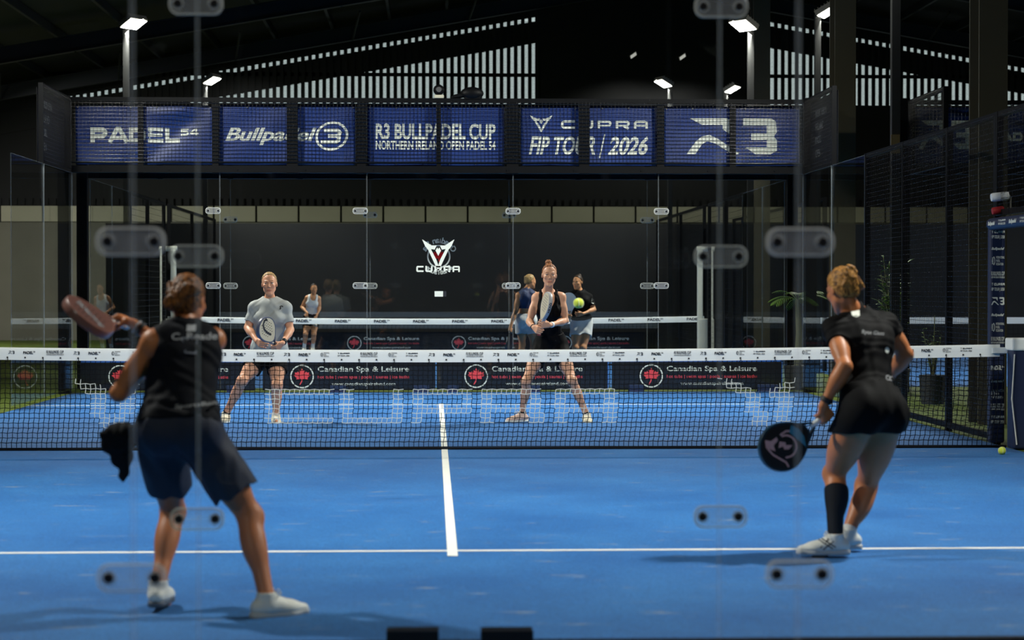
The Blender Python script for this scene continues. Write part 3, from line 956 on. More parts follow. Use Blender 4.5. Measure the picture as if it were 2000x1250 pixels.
# slatted gable: real gaps that let the daylight through
mb = MB()
ztop = lambda x: roofz(x) + 1.0
x = HX0
gap0, gap1 = W(1052, 100, HY1)[0], W(1502, 100, HY1)[0]
pitch = .2015
S = []
while x < HX1:
    if gap0 < x + .05 < gap1: x += pitch; continue
    mb.box((x, HY1, 6.7), (x + .108, HY1 + .03, max(6.75, ztop(x)))); x += pitch
mb.box((gap0, HY1 + .04, 6.7), (gap1, HY1 + .1, 10.4))                       # boarded-up bay
for (a, b) in ((HX0, RX), (RX, HX1)):                                      # sloping beam between the gaps and the row of small holes
    A = [(a, roofz(a)), (b, roofz(b)), (b, roofz(b) + .62), (a, roofz(a) + .62)]
    mb.prism(A, (0, HY1 + .03, 0), (1, 0, 0), (0, 0, 1), (0, 1, 0), .05)
    A = [(a, roofz(a) + .74), (b, roofz(b) + .74), (b, roofz(b) + 1.6), (a, roofz(a) + 1.6)]
    mb.prism(A, (0, HY1 + .03, 0), (1, 0, 0), (0, 0, 1), (0, 1, 0), .05)
zr = 1.3975 + (568 - 147) / F_PX * (HY1 - CAM[1])
mb.box((HX0, HY1 + .03, zr - .05), (HX1, HY1 + .08, zr + .06))
z = 6.72
while z < 9.1:
    mb.box((HX0, HY1 + .09, z), (HX1, HY1 + .10, z + .012)); z += .046
struct(mb.build('wall_gable', BOARD), 'slatted gable of the end wall with daylight in its gaps')

# roof sheets, purlins, rafters, columns
mb = MB()
for (a, b) in ((HX0 - .3, RX), (RX, HX1 + .3)):
    mb.prism([(a, roofz(a) + 1.5), (b, roofz(b) + 1.5), (b, roofz(b) + 1.6), (a, roofz(a) + 1.6)], (0, HY0 - .3, 0), (1, 0, 0), (0, 0, 1), (0, 1, 0), HY1 - HY0 + .8)
struct(mb.build('ceiling', ROOF), 'dark pitched sheet roof')
mb = MB()
x = HX0 + 1
while x < HX1:
    z = roofz(x) + 1.28; mb.box((x - .04, HY0, z), (x + .04, HY1, z + .2)); x += 1.6
struct(mb.build('beam_purlins', STEEL), 'purlins under the roof sheets')
for yb, lab in ((38.2, 'steel rafter close to the slatted gable'), (31.5, 'steel rafter over the far end of the next court'), (21.5, 'steel rafter over the next court'), (11.3, 'steel rafter over the far glass wall'), (1.0, 'steel rafter over the net')):
    mb = MB()
    for (a, b) in ((HX0, RX), (RX, HX1)):
        dz = .72
        for (z0, z1, hw) in ((0, .025, .09), (.025, .38, .012), (.38, .40, .09)):
            mb.prism([(a, roofz(a) + dz + z0), (b, roofz(b) + dz + z0), (b, roofz(b) + dz + z1), (a, roofz(a) + dz + z1)], (0, yb - hw, 0), (1, 0, 0), (0, 0, 1), (0, 1, 0), 2 * hw)
    x = HX0 + 1.6
    while x < HX1:
        z = roofz(x) + .72
        mb.tube([(x, yb, z), (x + .25, yb + (1.3 if yb < 38 else -1.3), z + .62)], .03, 6); x += 3.2
    struct(mb.build('beam_rafter', STEEL), lab)
for yb, lab in ((18.3, 'pale steel column of the hall beyond the last banner'), (11.0, 'dark steel column of the hall behind the right corner mesh'), (3.4, 'wide steel column of the hall behind the right mesh fence')):
    mb = MB(); h = roofz(5.8) + .8
    for (x0, x1, y0, y1) in ((5.60, 5.90, yb - .2, yb - .17), (5.60, 5.90, yb + .17, yb + .2), (5.74, 5.76, yb - .17, yb + .17)): mb.box((x0, y0, 0), (x1, y1, h))
    struct(mb.build('column', COLUMN), lab)


# ---------------------------------------------------------------- floodlights
def lamp_post(x, y, h, yaw, power, label, plate=False):
    root = empty('floodlight_post', (x, y, 0), label, 'floodlight', 'floodlight posts around the courts')
    mb = MB(); mb.box((-.05, -.05, 0), (.05, .05, h - .02)); mb.box((-.12, -.12, 0), (.12, .12, .015)); mb.build('pole', POLE, root)
    ya = math.radians(yaw); d = np.array([math.cos(ya), math.sin(ya), 0]); sd = np.array([-d[1], d[0], 0]); tl = math.radians(28)
    f = d * math.cos(tl) + np.array([0, 0, math.sin(tl)]); nrmv = np.array([0, 0, -1]) * math.cos(tl) + d * math.sin(tl)
    c = np.array([0, 0, h]) + d * .18
    mb = MB(); mb.tube([(0, 0, h - .10), tuple(np.array([0, 0, h - .02]) + d * .06), tuple(c - nrmv * .05)], .025, 8); mb.build('bracket', LAMP_BODY, root)
    mb = MB()
    q = [(-.155, -.21), (.155, -.21), (.155, .21), (-.155, .21)]
    mb.prism(q, c - nrmv * .05, f, sd, -nrmv, .045)
    for k in range(5): mb.prism([(-.14 + .062 * k, -.19), (-.128 + .062 * k, -.19), (-.128 + .062 * k, .19), (-.14 + .062 * k, .19)], c - nrmv * .095, f, sd, -nrmv, .03)
    mb.prism(q, c - nrmv * .052, f, sd, nrmv, .045)
    hd = mb.build('lamp_head', LAMP_BODY, root)
    mb = MB(); mb.add([c + nrmv * .004 + f * a + sd * b for a, b in ((-.142, -.195), (.142, -.195), (.142, .195), (-.142, .195))], [(0, 1, 2, 3)])
    mb.build('lens', LENS, hd)
    if plate:
        mb = MB(); mb.box((-.062, -.062, 3.02), (.042, -.05, 3.24)); mb.build('plate', M('brass_plate', srgb(150, 132, 92), .35, .7), root)
    la = bpy.data.lights.new('floodlight', 'AREA'); la.shape = 'RECTANGLE'; la.size = .28; la.size_y = .38
    la.spread = math.radians(126); la.energy = LAMP_POWER * power * .78; la.color = LAMP_COLOR
    lo = bpy.data.objects.new('floodlight', la); COL.objects.link(lo); lo.parent = root
    aim = nrm(np.array([-np.sign(x) * abs(x) * .95, 1.0 if y > 0 else (1.6 if y > -10 else 2.0), -h])) if abs(y) < 8 or y < 0 else nrm(np.array([-x * .9, 1.5, -h])) if abs(x) < 6 else nrm(d * .8 + np.array([0, 0, -1]))
    lo.location = c + nrmv * .03
    lo.rotation_euler = Vector(tuple(aim)).to_track_quat('-Z', 'Y').to_euler()
    return root


for i, a in enumerate(LAMPS):
    lamp_post(*a, plate=(i == 0))


for px, py, lab in ((1237, 107, 'small bright spot on the dark gable, built as an added lamp, left of two'), (1333, 110, 'small bright spot on the dark gable, built as an added lamp, right of two'), (475, 101, 'tiny lamp under the roof above the second banner')):
    P = W(px, py, 38.6); root = empty('added_gable_lamp', tuple(P), lab, 'lamp', 'added small lamps under the far roof')  # lamp added where a bright reflection shows
    mb = MB(); mb.tube([(0, 0, 0), (0, 1.4, .12)], .02, 6); mb.build('bracket', STEEL, root)
    mb = MB(); mb.prism([(-.13, -.05), (.10, -.05), (.13, .05), (-.10, .05)], (0, -.02, 0), (.82, 0, .57), (-.57, 0, .82), (0, 1, 0), .06); hd = mb.build('lamp_head', LAMP_BODY, root)
    mb = MB(); mb.prism([(-.11, -.04), (.08, -.04), (.11, .04), (-.08, .04)], (0, -.024, -.02), (.82, 0, .57), (-.57, 0, .82), (0, 1, 0), .003); mb.build('lens', M('dim_lens', (1, .96, .86), .3, emit=.55), hd)
    la = bpy.data.lights.new('added_gable_lamp', 'SPOT'); la.energy = 170 if px > 600 else 60; la.spot_size = 2.4; la.spot_blend = .6; la.color = LAMP_COLOR; la.shadow_soft_size = .1  # spot added to brighten the pale strip on the end wall
    lo = bpy.data.objects.new('added_gable_lamp', la); COL.objects.link(lo); lo.parent = root; lo.location = (0, -.25, -.15); lo.rotation_euler = (math.radians(10), 0, 0)


# ---------------------------------------------------------------- glass
def pane(o, u, lu, z0, z1, label, group, edges=True, name='glass_screen'):
    """Glass sheet 12 mm thick from corner o along u; ground edges and their bright arris are a part."""
    o, u = np.asarray(o, float), np.asarray(u, float); w = np.cross(u, [0, 0, 1]); t = .006; e = .0028 if o[1] > -5 else .0055
    root = empty(name, o + u * lu / 2 + np.array([0, 0, z0]), label, 'glass', group)
    c = np.array([0, 0, 0.0]); v = np.array([0, 0, 1.0]); hl = lu / 2 - .003; H = z1 - z0
    V = [c + u * a + v * b + w * t * s for s in (-1, 1) for a, b in ((-hl + e, 0), (hl - e, 0), (hl - e, H), (-hl + e, H))]
    s = raw_obj('sheet', V, [(0, 1, 2, 3), (7, 6, 5, 4)], GLASS, root)
    mb = MB()
    for sg in (-1, 1):
        P = [(sg * hl - (e if sg > 0 else 0), 0), (sg * hl + (e if sg < 0 else 0), 0), (sg * hl + (e if sg < 0 else 0), H), (sg * hl - (e if sg > 0 else 0), H)]
        mb.prism(P, c - w * t, u, v, w, 2 * t)
    mb.prism([(-hl, H), (hl, H), (hl, H + .003), (-hl, H + .003)], c - w * t, u, v, w, 2 * t)
    mb.build('edge', GLASS_EDGE, root)
    return root


WASHER = haze_mat('clip_washer', srgb(215, 218, 215), .30, .2)


def clip(x, y, z, label, group, face=-1, flipv=0.0):
    """Clear clip that joins two panes: a rounded plate with two bolts."""
    root = empty('glass_clip', (x, y, z), label, 'clip', group)
    hw, hh, r = .103, .043, .036
    P = []
    for cx, cz, a0 in ((hw - r, hh - r, 0), (-hw + r, hh - r, 90), (-hw + r, -hh + r, 180), (hw - r, -hh + r, 270)):
        P += [(cx + r * math.cos(math.radians(a0 + k * 15)), cz + r * math.sin(math.radians(a0 + k * 15))) for k in range(7)]
    Pi = [(a * .93, b * .86) for a, b in P]
    n = len(P); yo = face * .008
    mb = MB(); mb.prism(P, (0, yo, 0), (1, 0, 0), (0, 0, 1), (0, face, 0), .009); mb.build('plate', CLIP_CLEAR, root)
    V = [(a, yo + face * .0095, b) for a, b in P] + [(a, yo + face * .0115, b) for a, b in Pi] + [(a * 1.004, yo, b * 1.008) for a, b in P]
    Fc = [(i, (i + 1) % n, n + (i + 1) % n, n + i) for i in range(n)] + [(i, (i + 1) % n, 2 * n + (i + 1) % n, 2 * n + i) for i in range(n)]
    raw_obj('rim', V, Fc, CLIP_RIM, root)
    for sx in (-.069, .069):
        mb = MB(); mb.tube([(sx, face * .010, 0), (sx, face * .022, 0)], [.0175, .014], 16); b = mb.build('bolt', BOLT, root, smooth=True)
        mb = MB(); mb.tube([(sx, face * .012, 0), (sx, face * .0165, 0)], .024, 20); mb.build('washer', WASHER, b, smooth=True)
    return root


SEAMS = (-3.0, -1.0, 1.0, 3.0)
ORD = ('first', 'second', 'third', 'fourth', 'fifth')
for Yw, nm, cams in ((-10.0, 'the glass wall just behind the two near players', (1, 2, 3)), (-11.68, 'the glass wall nearest to the camera', (1, 2, 3)),
                     (10.0, 'the far glass wall of this court', range(5)), (Y2, 'the second glass wall just beyond the far one', range(5))):
    for i in cams:
        x0 = -5 + 2 * i
        p = pane((x0, Yw, 0), (1, 0, 0), 2.0, .055, 3.0, '%s pane from the left in %s' % (ORD[i] if Yw > 0 else ORD[i - 1], nm), 'panes of ' + nm)
        if Yw == 10.0 and i == 2: DECAL_PANE = p
        if Yw == Y2 and i == 2: DECAL_PANE2 = p
for X in (-5.0, 5.0):
    for y0, which in ((6.0, 'nearer'), (8.0, 'farther')):
        pane((X, y0, 0), (0, 1, 0), 2.0, .055, 3.0, '%s pane of the glass side wall on the %s of the court' % (which, 'left' if X < 0 else 'right'), 'side panes of the court')
    for y0, which in ((Y2, 'nearer'), (Y2 + 2, 'farther')):
        pane((X, y0, 0), (0, 1, 0), 2.0, .055, 3.0, '%s pane of the next court\'s glass side wall on the %s' % (which, 'left' if X < 0 else 'right'), "side panes of the next court")
ROW = {2.49: 'top row', 1.53: 'middle row', .53: 'bottom row'}
for Yw, dx, zs, xs, nm in ((-10.0, 0, (2.49, 1.53, .527), (-1, 1), 'on the glass wall behind the near players'), (-11.68, 0, (1.545, .54), (-1, 1), 'large and blurred on the nearest glass wall')):
    for x in xs:
        for z in zs:
            clip(x + (.004 if x > 0 else -.004), Yw, z, 'clip at %s, %s seam, %s' % ('head height' if 1.2 < z < 2 else 'shin height' if z < 1 else 'the picture top', 'left' if x < 0 else 'right', nm), 'clear clips on the near glass walls')
for Yw, nm in ((10.0, 'far glass wall'), (Y2, 'second glass wall beyond it')):
    for i, x in enumerate(SEAMS):
        for z, r in ((2.49, 'upper'), (1.47, 'lower')):
            clip(x - (.09 if Yw == 10.0 and x < 0 else 0) + (.04 if Yw == 10 and x > 0 else 0) * (i == 3), Yw, z - (.07 if Yw == Y2 and z > 2 and i in (0, 3) else 0), 'small %s clip on the %s seam from left, %s' % (r, ORD[i], nm), 'small clips on the far glass walls')

# decals on the two central far panes
def arc_text(p, word, cx, cy, r, h, a_mid, span, top=True, bold=.02):
    n = len(word)
    for i, ch in enumerate(word):
        if ch == ' ': continue
        t = (i / (n - 1) - .5) * span
        a = math.radians(a_mid + (-t if top else t))
        q = Print(); q.text(ch, 0, -h / 2 if ch.isupper() or ch in 'dl&' else -h / 2, h * (1 if ch.isupper() or ch in 'dlf&' else .72), None, bold, 0, 'c')
        q.rot(math.degrees(a) - 90 if top else math.degrees(a) + 90)
        q.move(cx + r * math.cos(a), cy + r * math.sin(a)); p.merge(q)
    return p


def on_pane(pn, Yw, px, py, sgn):
    P = W(px, py, Yw); b = np.array(pn.location); return P - b + np.array([0, -.0075, 0])


o = on_pane(DECAL_PANE, 10.0, 856, 499, -1)
p = star_print().move(0, 0, .222, .222); p.build('emblem', WHITE_PRINT, DECAL_PANE, o, (1, 0, 0), (0, 0, 1))
p = techno(Print(), 'CUPRA', -.30, -.225, .098, .082, .026, .021); p.build('lettering', WHITE_PRINT, DECAL_PANE, o, (1, 0, 0), (0, 0, 1))
P = W(861, 574, 10.0); mb = MB(); mb.box(tuple(P - np.array(DECAL_PANE.location) + np.array([-.085, -.009, -.037])), tuple(P - np.array(DECAL_PANE.location) + np.array([.030, -.007, .037]))); mb.build('sticker', WHITE_PRINT, DECAL_PANE)
mb = MB(); mb.box(tuple(P - np.array(DECAL_PANE.location) + np.array([.032, -.009, -.037])), tuple(P - np.array(DECAL_PANE.location) + np.array([.075, -.007, .037]))); mb.build('tag', BLACK_PRINT, DECAL_PANE)
o = on_pane(DECAL_PANE2, Y2, 857, 501, -1)
p = Print().ring(0, 0, .148, .168); arc_text(p, 'Canadian Spa', 0, 0, .235, .085, 90, 125); arc_text(p, '& Leisure', 0, .02, .24, .08, 270, 80, False)
p.build('lettering', FILM_WHITE, DECAL_PANE2, o, (-1, 0, 0), (0, 0, 1))
leaf_print(.115).build('emblem', FILM_RED, DECAL_PANE2, o + np.array([0, .0005, 0]), (-1, 0, 0), (0, 0, 1))

# ---------------------------------------------------------------- steel frames and mesh fences
def back_frame(Yw, label, uprights, grp, xa=-5.0, xb=5.0):
    root = empty('mesh_fence', (0, Yw, 0), label, 'fence', grp)
    for x, wd in uprights:
        mb = MB(); mb.box((x - wd / 2, -.03, 3.0), (x + wd / 2, .03, 4.02)); mb.build('upright', BLACK_STEEL, root)
    mb = MB(); mb.box((xa - .02, -.035, 3.97), (xb + .02, .035, 4.03)); mb.build('top_rail', BLACK_STEEL, root)
    mb = MB(); mb.box((xa - .02, -.05, 3.008), (xb + .02, .05, 3.10)); mb.box((xa - .02, -.03, 3.135), (xb + .02, .03, 3.16))
    for i in range(11 if xa < 0 else 0): mb.tube([(-4.6 + .92 * i, -.05, 3.05), (-4.6 + .92 * i, -.062, 3.05)], .012, 8)
    mb.build('bottom_beam', BLACK_STEEL, root)
    V, Fc = mesh_grid((xa, -.036, 3.15), (1, 0, 0), (0, 0, 1), xb - xa, .83, .05, .0056)
    raw_obj('wire_mesh', V, Fc, WIRE, root)
    for x in (xa - .105, xb + .105):
        mb = MB(); mb.box((-.075, -.075, 0), (.075, .075, 4.05)); tag(mb.build('corner_pillar', BLACK_STEEL, None, (x, Yw, 0)), 'black steel corner pillar at the %s end of the %s' % ('left' if x < xa else 'right', "right lane's banner frame" if xa > 0 else 'far glass wall' if Yw == 10.0 else 'second glass wall'), 'pillar')
    return root


UPR = [(W(px, 260, 10.0)[0], wd) for px, wd in ((275, .075), (421, .085), (571, .15), (706, .12), (857, .06), (1001, .16), (1141, .14), (1290, .10), (1431, .085))]
back_frame(10.0, 'black steel frame and mesh over the far glass wall, in front of the blue banners', UPR, None)
back_frame(Y2, 'second black mesh frame directly behind the blue banners', [(x, .08) for x in (-4, -3, -2, -1, 0, 1, 2, 3, 4)], None)


def side_mesh(X, y0, y1, z0, z1, label, group=None, posts=(), pitch=.05):
    root = empty('mesh_fence', (X, y0, 0), label, 'fence', group)
    L = y1 - y0
    for y in (0, L) + tuple(q - y0 for q in posts):
        mb = MB(); mb.box((-.03, y - (.09 if len(posts) > 4 else .03), (z0 if z0 > .5 else 0)), (.03, y + .03, z1 + .02)); mb.build('post', BLACK_STEEL, root)
    mb = MB(); mb.box((-.025, 0, z1 - .03), (.025, L, z1 + .02)); mb.build('top_rail', BLACK_STEEL, root)
    mb = MB(); mb.box((-.025, 0, z0), (.025, L, z0 + .05)); mb.build('bottom_rail', BLACK_STEEL, root)
    V, Fc = mesh_grid((-.03 * np.sign(X), 0, z0), (0, 1, 0), (0, 0, 1), L, z1 - z0, pitch, .0034)
    raw_obj('wire_mesh', V, Fc, WIRE, root)
    return root


side_mesh(5.03, .48, 6.0, .04, 3.0, 'black welded mesh fence along the right side of the court', None, (2.2, 4.1))
side_mesh(5.03, -2.4, .42, 2.08, 3.0, 'short mesh panel over the doorway at the right end of the net', None)
side_mesh(5.03, 8.0, 9.95, 3.0, 4.0, 'tall mesh panel above the glass at the right corner of the court', None)
side_mesh(-5.03, 8.0, 9.95, 3.0, 4.0, 'tall mesh panel above the glass at the left corner of the court', None)
for X, nm in ((5.03, 'right'), (-5.03, 'left')):
    side_mesh(X, Y2 + 4, NET2 - .35, .04, 3.0, 'mesh fence along the %s side of the next court, near half' % nm, None, (17.5,), .1)
    side_mesh(X, NET2 + .35, END2, .04, 3.0, 'mesh fence along the %s side of the next court, far half' % nm, None, (24.0,), .1)
back_frame(10.0, 'black mesh frame of the right-hand lane holding two dark blue banners', [(x, .09) for x in (6.5, 7.5, 8.5, 9.5, 10.5)], None, 6.5, 11.0)
side_mesh(6.47, 8.0, 9.93, 3.0, 4.0, 'tall mesh corner panel of the court in the right-hand lane', None)
side_mesh(6.70, 17.2, 27.8, .04, 3.0, 'mesh fence of the far court in the right-hand lane', None, (19.2, 21.2, 23.2, 25.2, 26.5), .1)
mb = MB(); mb.prism([(0, 0), (1.9, 0), (1.9, .95), (0, .95)], (0, .02, 3.02), (0, 1, 0), (0, 0, 1), (1, 0, 0), .004)
tag(mb.build('banner', BANNER_BLACK, None, (-5.09, 8.0, 0)), 'dark banner with faint white letters on the left corner mesh panel', 'banner')
bl = [q for q in COL.objects if q.name.startswith('banner')][-1]
p = Print()
for i, t in enumerate(('OPEN', 'PADEL', 'IRELAND', 'NORTHERN')): p.text(t, .25, .18 + i * .18, .10, None, .01)
p.build('lettering', M('dim_print', srgb(120, 122, 122), .6), bl, (.012, 0, 3.02), (0, 1, 0), (0, 0, 1))
mb = MB(); mb.prism([(0, 0), (1.9, 0), (1.9, .95), (0, .95)], (0, .02, 3.02), (0, 1, 0), (0, 0, 1), (-1, 0, 0), .004)
br = tag(mb.build('banner', BANNER_BLACK, None, (5.09, 8.0, 0)), 'dark banner with faint white letters on the right corner mesh panel', 'banner')
p = Print()
for i, t in enumerate(('OPEN', 'PADEL', 'IRELAND', 'NORTHERN')): p.text(t, -1.5, .18 + i * .18, .10, None, .01)
p.build('lettering', bpy.data.materials['dim_print'], br, (-.012, 0, 3.02), (0, -1, 0), (0, 0, 1))

# base clamps under the glass walls
for i, (px, lab) in enumerate(((806, 'left of the two black base clamps at the foot of the near glass wall'), (990, 'right of the two black base clamps at the foot of the near glass wall'))):
    P = W(px, 1228, -10.0)
    mb = MB(); mb.box((-.10, -.05, 0), (.10, .05, P[2])); mb.box((-.10, -.09, 0), (.10, .09, .02))
    tag(mb.build('base_clamp', BLACK_STEEL, None, (P[0], -10.0, 0), bevel=.004), lab, 'clamp', 'base clamps of the near glass wall')
mb = MB(); mb.box((-5, -.03, .0), (5, .03, .052)); tag(mb.build('base_rail', BLACK_STEEL, None, (0, -10.0, 0)), 'black steel base rail under the near glass wall', 'rail')
for px, wd, lab in ((457, 28, 'beside the left player\'s feet'), (660, 30, 'under the first full banner'), (823, 30, 'left of the centre line'), (884, 22, 'right of the centre line'), (1040, 30, 'under the second full banner'), (1243, 30, 'between the second and third full banners'), (1500, 40, 'near the right corner')):
    P = W(px, 766, 10.02); h = wd / 142 / 2
    mb = MB(); mb.box((-h, -.05, 0), (h, .05, .105)); mb.box((-h, -.08, 0), (h, .08, .02))
    tag(mb.build('base_clamp', NAVY_PAD, None, (P[0], 10.06, 0), bevel=.004), 'dark base foot of the far glass wall ' + lab, 'clamp', 'base feet of the far glass wall')

# ---------------------------------------------------------------- banners above the far glass wall
def banner(px0, px1, py0, py1, Y, label, fill, sag=0.0, seed=0):
    A, Bq = W(px0, py1, Y), W(px1, py0, Y); wd, ht = Bq[0] - A[0], Bq[2] - A[2]
    root = empty('banner', (A[0], Y, A[2]), label, 'banner', 'blue banners over the far glass wall')
    nx, nz = 60, 28; g = np.random.default_rng(seed)
    def dep(u, v):
        d = .006 * np.sin(u * 3.1 + v * 4 + seed) + .005 * np.sin(u * 7 - v * 9 + seed * 2)
        if sag: d = d - sag * np.sin(np.pi * np.clip((u / wd - .45) / .55, 0, 1)) * np.exp(-((v / ht - .88) / .12) ** 2) + sag * .7 * np.exp(-(((u / wd - .5) - (v / ht - .1) * .5) / .1) ** 2)
        return d
    U, Vv = np.meshgrid(np.linspace(0, wd, nx + 1), np.linspace(0, ht, nz + 1)); D = dep(U, Vv)
    P = np.stack([U, D, Vv], -1).reshape(-1, 3)
    idx = lambda i, j: j * (nx + 1) + i
    Fc = [(idx(i, j), idx(i + 1, j), idx(i + 1, j + 1), idx(i, j + 1)) for j in range(nz) for i in range(nx)]
    sh = raw_obj('sheet', P, Fc, BANNER_BLUE, root, smooth=True)
    so = sh.modifiers.new('thickness', 'SOLIDIFY'); so.thickness = .003; so.offset = 1
    sx = lambda px: W(px, py1, Y)[0] - A[0]
    sz = lambda py: W(px0, py, Y)[2] - A[2]
    warp = lambda P2, Q: Q + np.stack([0 * P2[:, 0], dep(P2[:, 0], P2[:, 1]) - .006, 0 * P2[:, 0]], 1)
    for nm, p in fill(sx, sz): p.build(nm, WHITE_PRINT, root, (0, 0, 0), (1, 0, 0), (0, 0, 1), warp)
    mb = MB()
    for k in range(6):
        for z in (.03, ht - .03): mb.tube([(.03 + k * (wd - .06) / 5, -.006 + float(dep(.03 + k * (wd - .06) / 5, z)), z), (.03 + k * (wd - .06) / 5, -.016 + float(dep(.03 + k * (wd - .06) / 5, z)), z)], .011, 10)
    mb.build('eyelets', CHROME, root)
    return root


def wide_caps(word, h, t=.30):
    """Heavy wide capitals, unit height scaled to h; returns a Print starting at x=0 and its width."""
    p = Print(); x = 0.0; w = 1.18
    for ch in word:
        o = t / 2
        if ch == 'P': p.stroke([(x + o, 0), (x + o, 1 - o), (x + w - .3, 1 - o), (x + w - o, 1 - .28), (x + w - o, .58), (x + w - .3, .42), (x + t, .42)], t); dx = w + .06
        elif ch == 'A': p.stroke([(x + .10, 0), (x + .62, 1 - o * .6), (x + .78, 1 - o * .6), (x + 1.34, 0)], t); p.rect(x + .40, .18, x + 1.06, .40); dx = 1.46
        elif ch == 'D': p.stroke([(x + o, o), (x + o, 1 - o), (x + w - .34, 1 - o), (x + w - o, 1 - .36), (x + w - o, .36), (x + w - .34, o)], t, True); dx = w + .16
        elif ch == 'E': p.rect(x, 0, x + t, 1); p.rect(x, 0, x + 1.05, t * .86); p.rect(x, .5 - t * .38, x + 1.0, .5 + t * .38); p.rect(x, 1 - t * .86, x + 1.05, 1); dx = 1.18
        elif ch == 'L': p.rect(x, 0, x + t, 1); p.rect(x, 0, x + 1.05, t * .9); dx = 1.1
        elif ch == '5': p.stroke([(x + 1.0, 1 - o), (x + o, 1 - o), (x + o, .56), (x + .75, .56), (x + 1.0 - o, .44), (x + 1.0 - o, .26), (x + .75, o), (x, o)], t); dx = 1.14
        elif ch == '4': p.stroke([(x + .85, 0), (x + .85, 1)], t); p.stroke([(x + .72, 1 - o * .5), (x + .12, .40), (x + .2, .28), (x + 1.12, .28)], t * .9); dx = 1.2
        x += dx
    p.move(0, 0, h); return p, x * h


def f_padel(sx, sz):
    h = sz(249) - sz(278); p, w = wide_caps('PADEL', h); p.move(0, 0, 1, (sx(353) - sx(177)) / w); p.move(sx(177), sz(278), 1)
    h = sz(250) - sz(264); q, w = wide_caps('54', h, .24); q.move(0, 0, 1, (sx(389) - sx(353)) / w); q.move(sx(353), sz(264), 1); p.merge(q)
    return [('lettering', p)]


def f_bull(sx, sz):
    p = Print()
    for dx in (-.004, .004): p.text('Bullpadel', sx(441) + dx, sz(283), sz(249) - sz(283), sx(618) - sx(441), .018, .32)
    q = Print(); cx, cy = sx(648), sz(265)
    e = Print(); e.ring(0, 0, .180, .212); e.move(0, 0, .92, 1.08); e.rot(18); e.move(cx, cy); q.merge(e)
    t = Print(); o = .035
    t.stroke([(-.105, .075), (.085, .075), (.115, .05), (.10, .012), (.06, .0), (-.05, .0)], .046); t.stroke([(.06, .0), (.10, -.02), (.095, -.06), (.06, -.08), (-.15, -.08)], .046)
    t.move(cx, cy); q.merge(t)
    return [('lettering', p), ('emblem', q)]


def f_cup(sx, sz):
    p = Print(); p.text('R3 BULLPADEL CUP', sx(734), sz(272), sz(241) - sz(272), sx(968) - sx(734), .030)
    p.text('NORTHERN IRELAND OPEN PADEL 54', sx(734), sz(292), sz(275) - sz(292), sx(968) - sx(734), .026); return [('lettering', p)]


def f_tour(sx, sz):
    k = sx(1264) - sx(1095)
    p = techno(Print(), 'CUPRA', sx(1096), sz(251), k / 5 * .80, sz(235) - sz(251), k / 5 * .25, .032)
    p.text('FIP TOUR', sx(1033), sz(302), sz(266) - sz(302), sx(1162) - sx(1033), .030, .28)
    p.stroke([(sx(1171), sz(308)), (sx(1181), sz(262))], .018)
    p.text('2026', sx(1187), sz(302), sz(266) - sz(302), sx(1266) - sx(1187), .030, .28)
    q = star_print().move(sx(1057), sz(242), (sz(225) - sz(259)) / 2, sx(1079) - sx(1057)); return [('lettering', p), ('emblem', q)]


def f_r3(sx, sz):
    q = r3_print().move(sx(1341), sz(301), sz(231) - sz(301), (sx(1519) - sx(1341)) / 1.78); return [('emblem', q)]


YB = 10.085
banner(148, 415, 206, 321, YB, 'first blue banner from the left, sagging, with wide white capitals and a small 54', f_padel, .035, 1)
banner(427, 694, 206, 322, YB, 'second blue banner from the left, slanted white script and an oval emblem', f_bull, 0, 2)
banner(718, 985, 207, 324, YB, 'middle blue banner with two lines of white event lettering', f_cup, 0, 3)
banner(1017, 1283, 208, 324, YB, 'fourth blue banner with a winged emblem and the tour year 2026', f_tour, 0, 4)
banner(1297, 1561, 209, 324, YB, 'last blue banner on the right with a large slanted letter and a squared 3', f_r3, 0, 5)
# banners of the lane on the right
for pxa, pxb, lab, mk in ((1757, 1905, 'distant dark blue banner with a squared 3 seen through the right mesh fence', 0), (1930, 2090, 'distant blue banner with white capitals, cut by the right picture edge', 1)):
    A, Bq = W(pxa, 322, YB), W(pxb, 210, YB); wd, ht = Bq[0] - A[0], Bq[2] - A[2]; root = empty('banner', (A[0], YB, A[2]), lab, 'banner', 'banners of the right-hand lane')
    mb = MB(); mb.box((0, 0, 0), (wd, .003, ht)); mb.build('sheet', BANNER_BLUE, root)
    if mk == 0: r3_print().move(.26, .22, .40, .42).build('emblem', WHITE_PRINT, root, (0, -.006, 0), (1, 0, 0), (0, 0, 1))
    else: wide_caps('PADEL', .12)[0].move(.02, .33).build('lettering', WHITE_PRINT, root, (0, -.006, 0), (1, 0, 0), (0, 0, 1))

# black spa banners at the foot of the glass
TRIM_BLUE = M('banner_trim', srgb(40, 92, 170), .5)


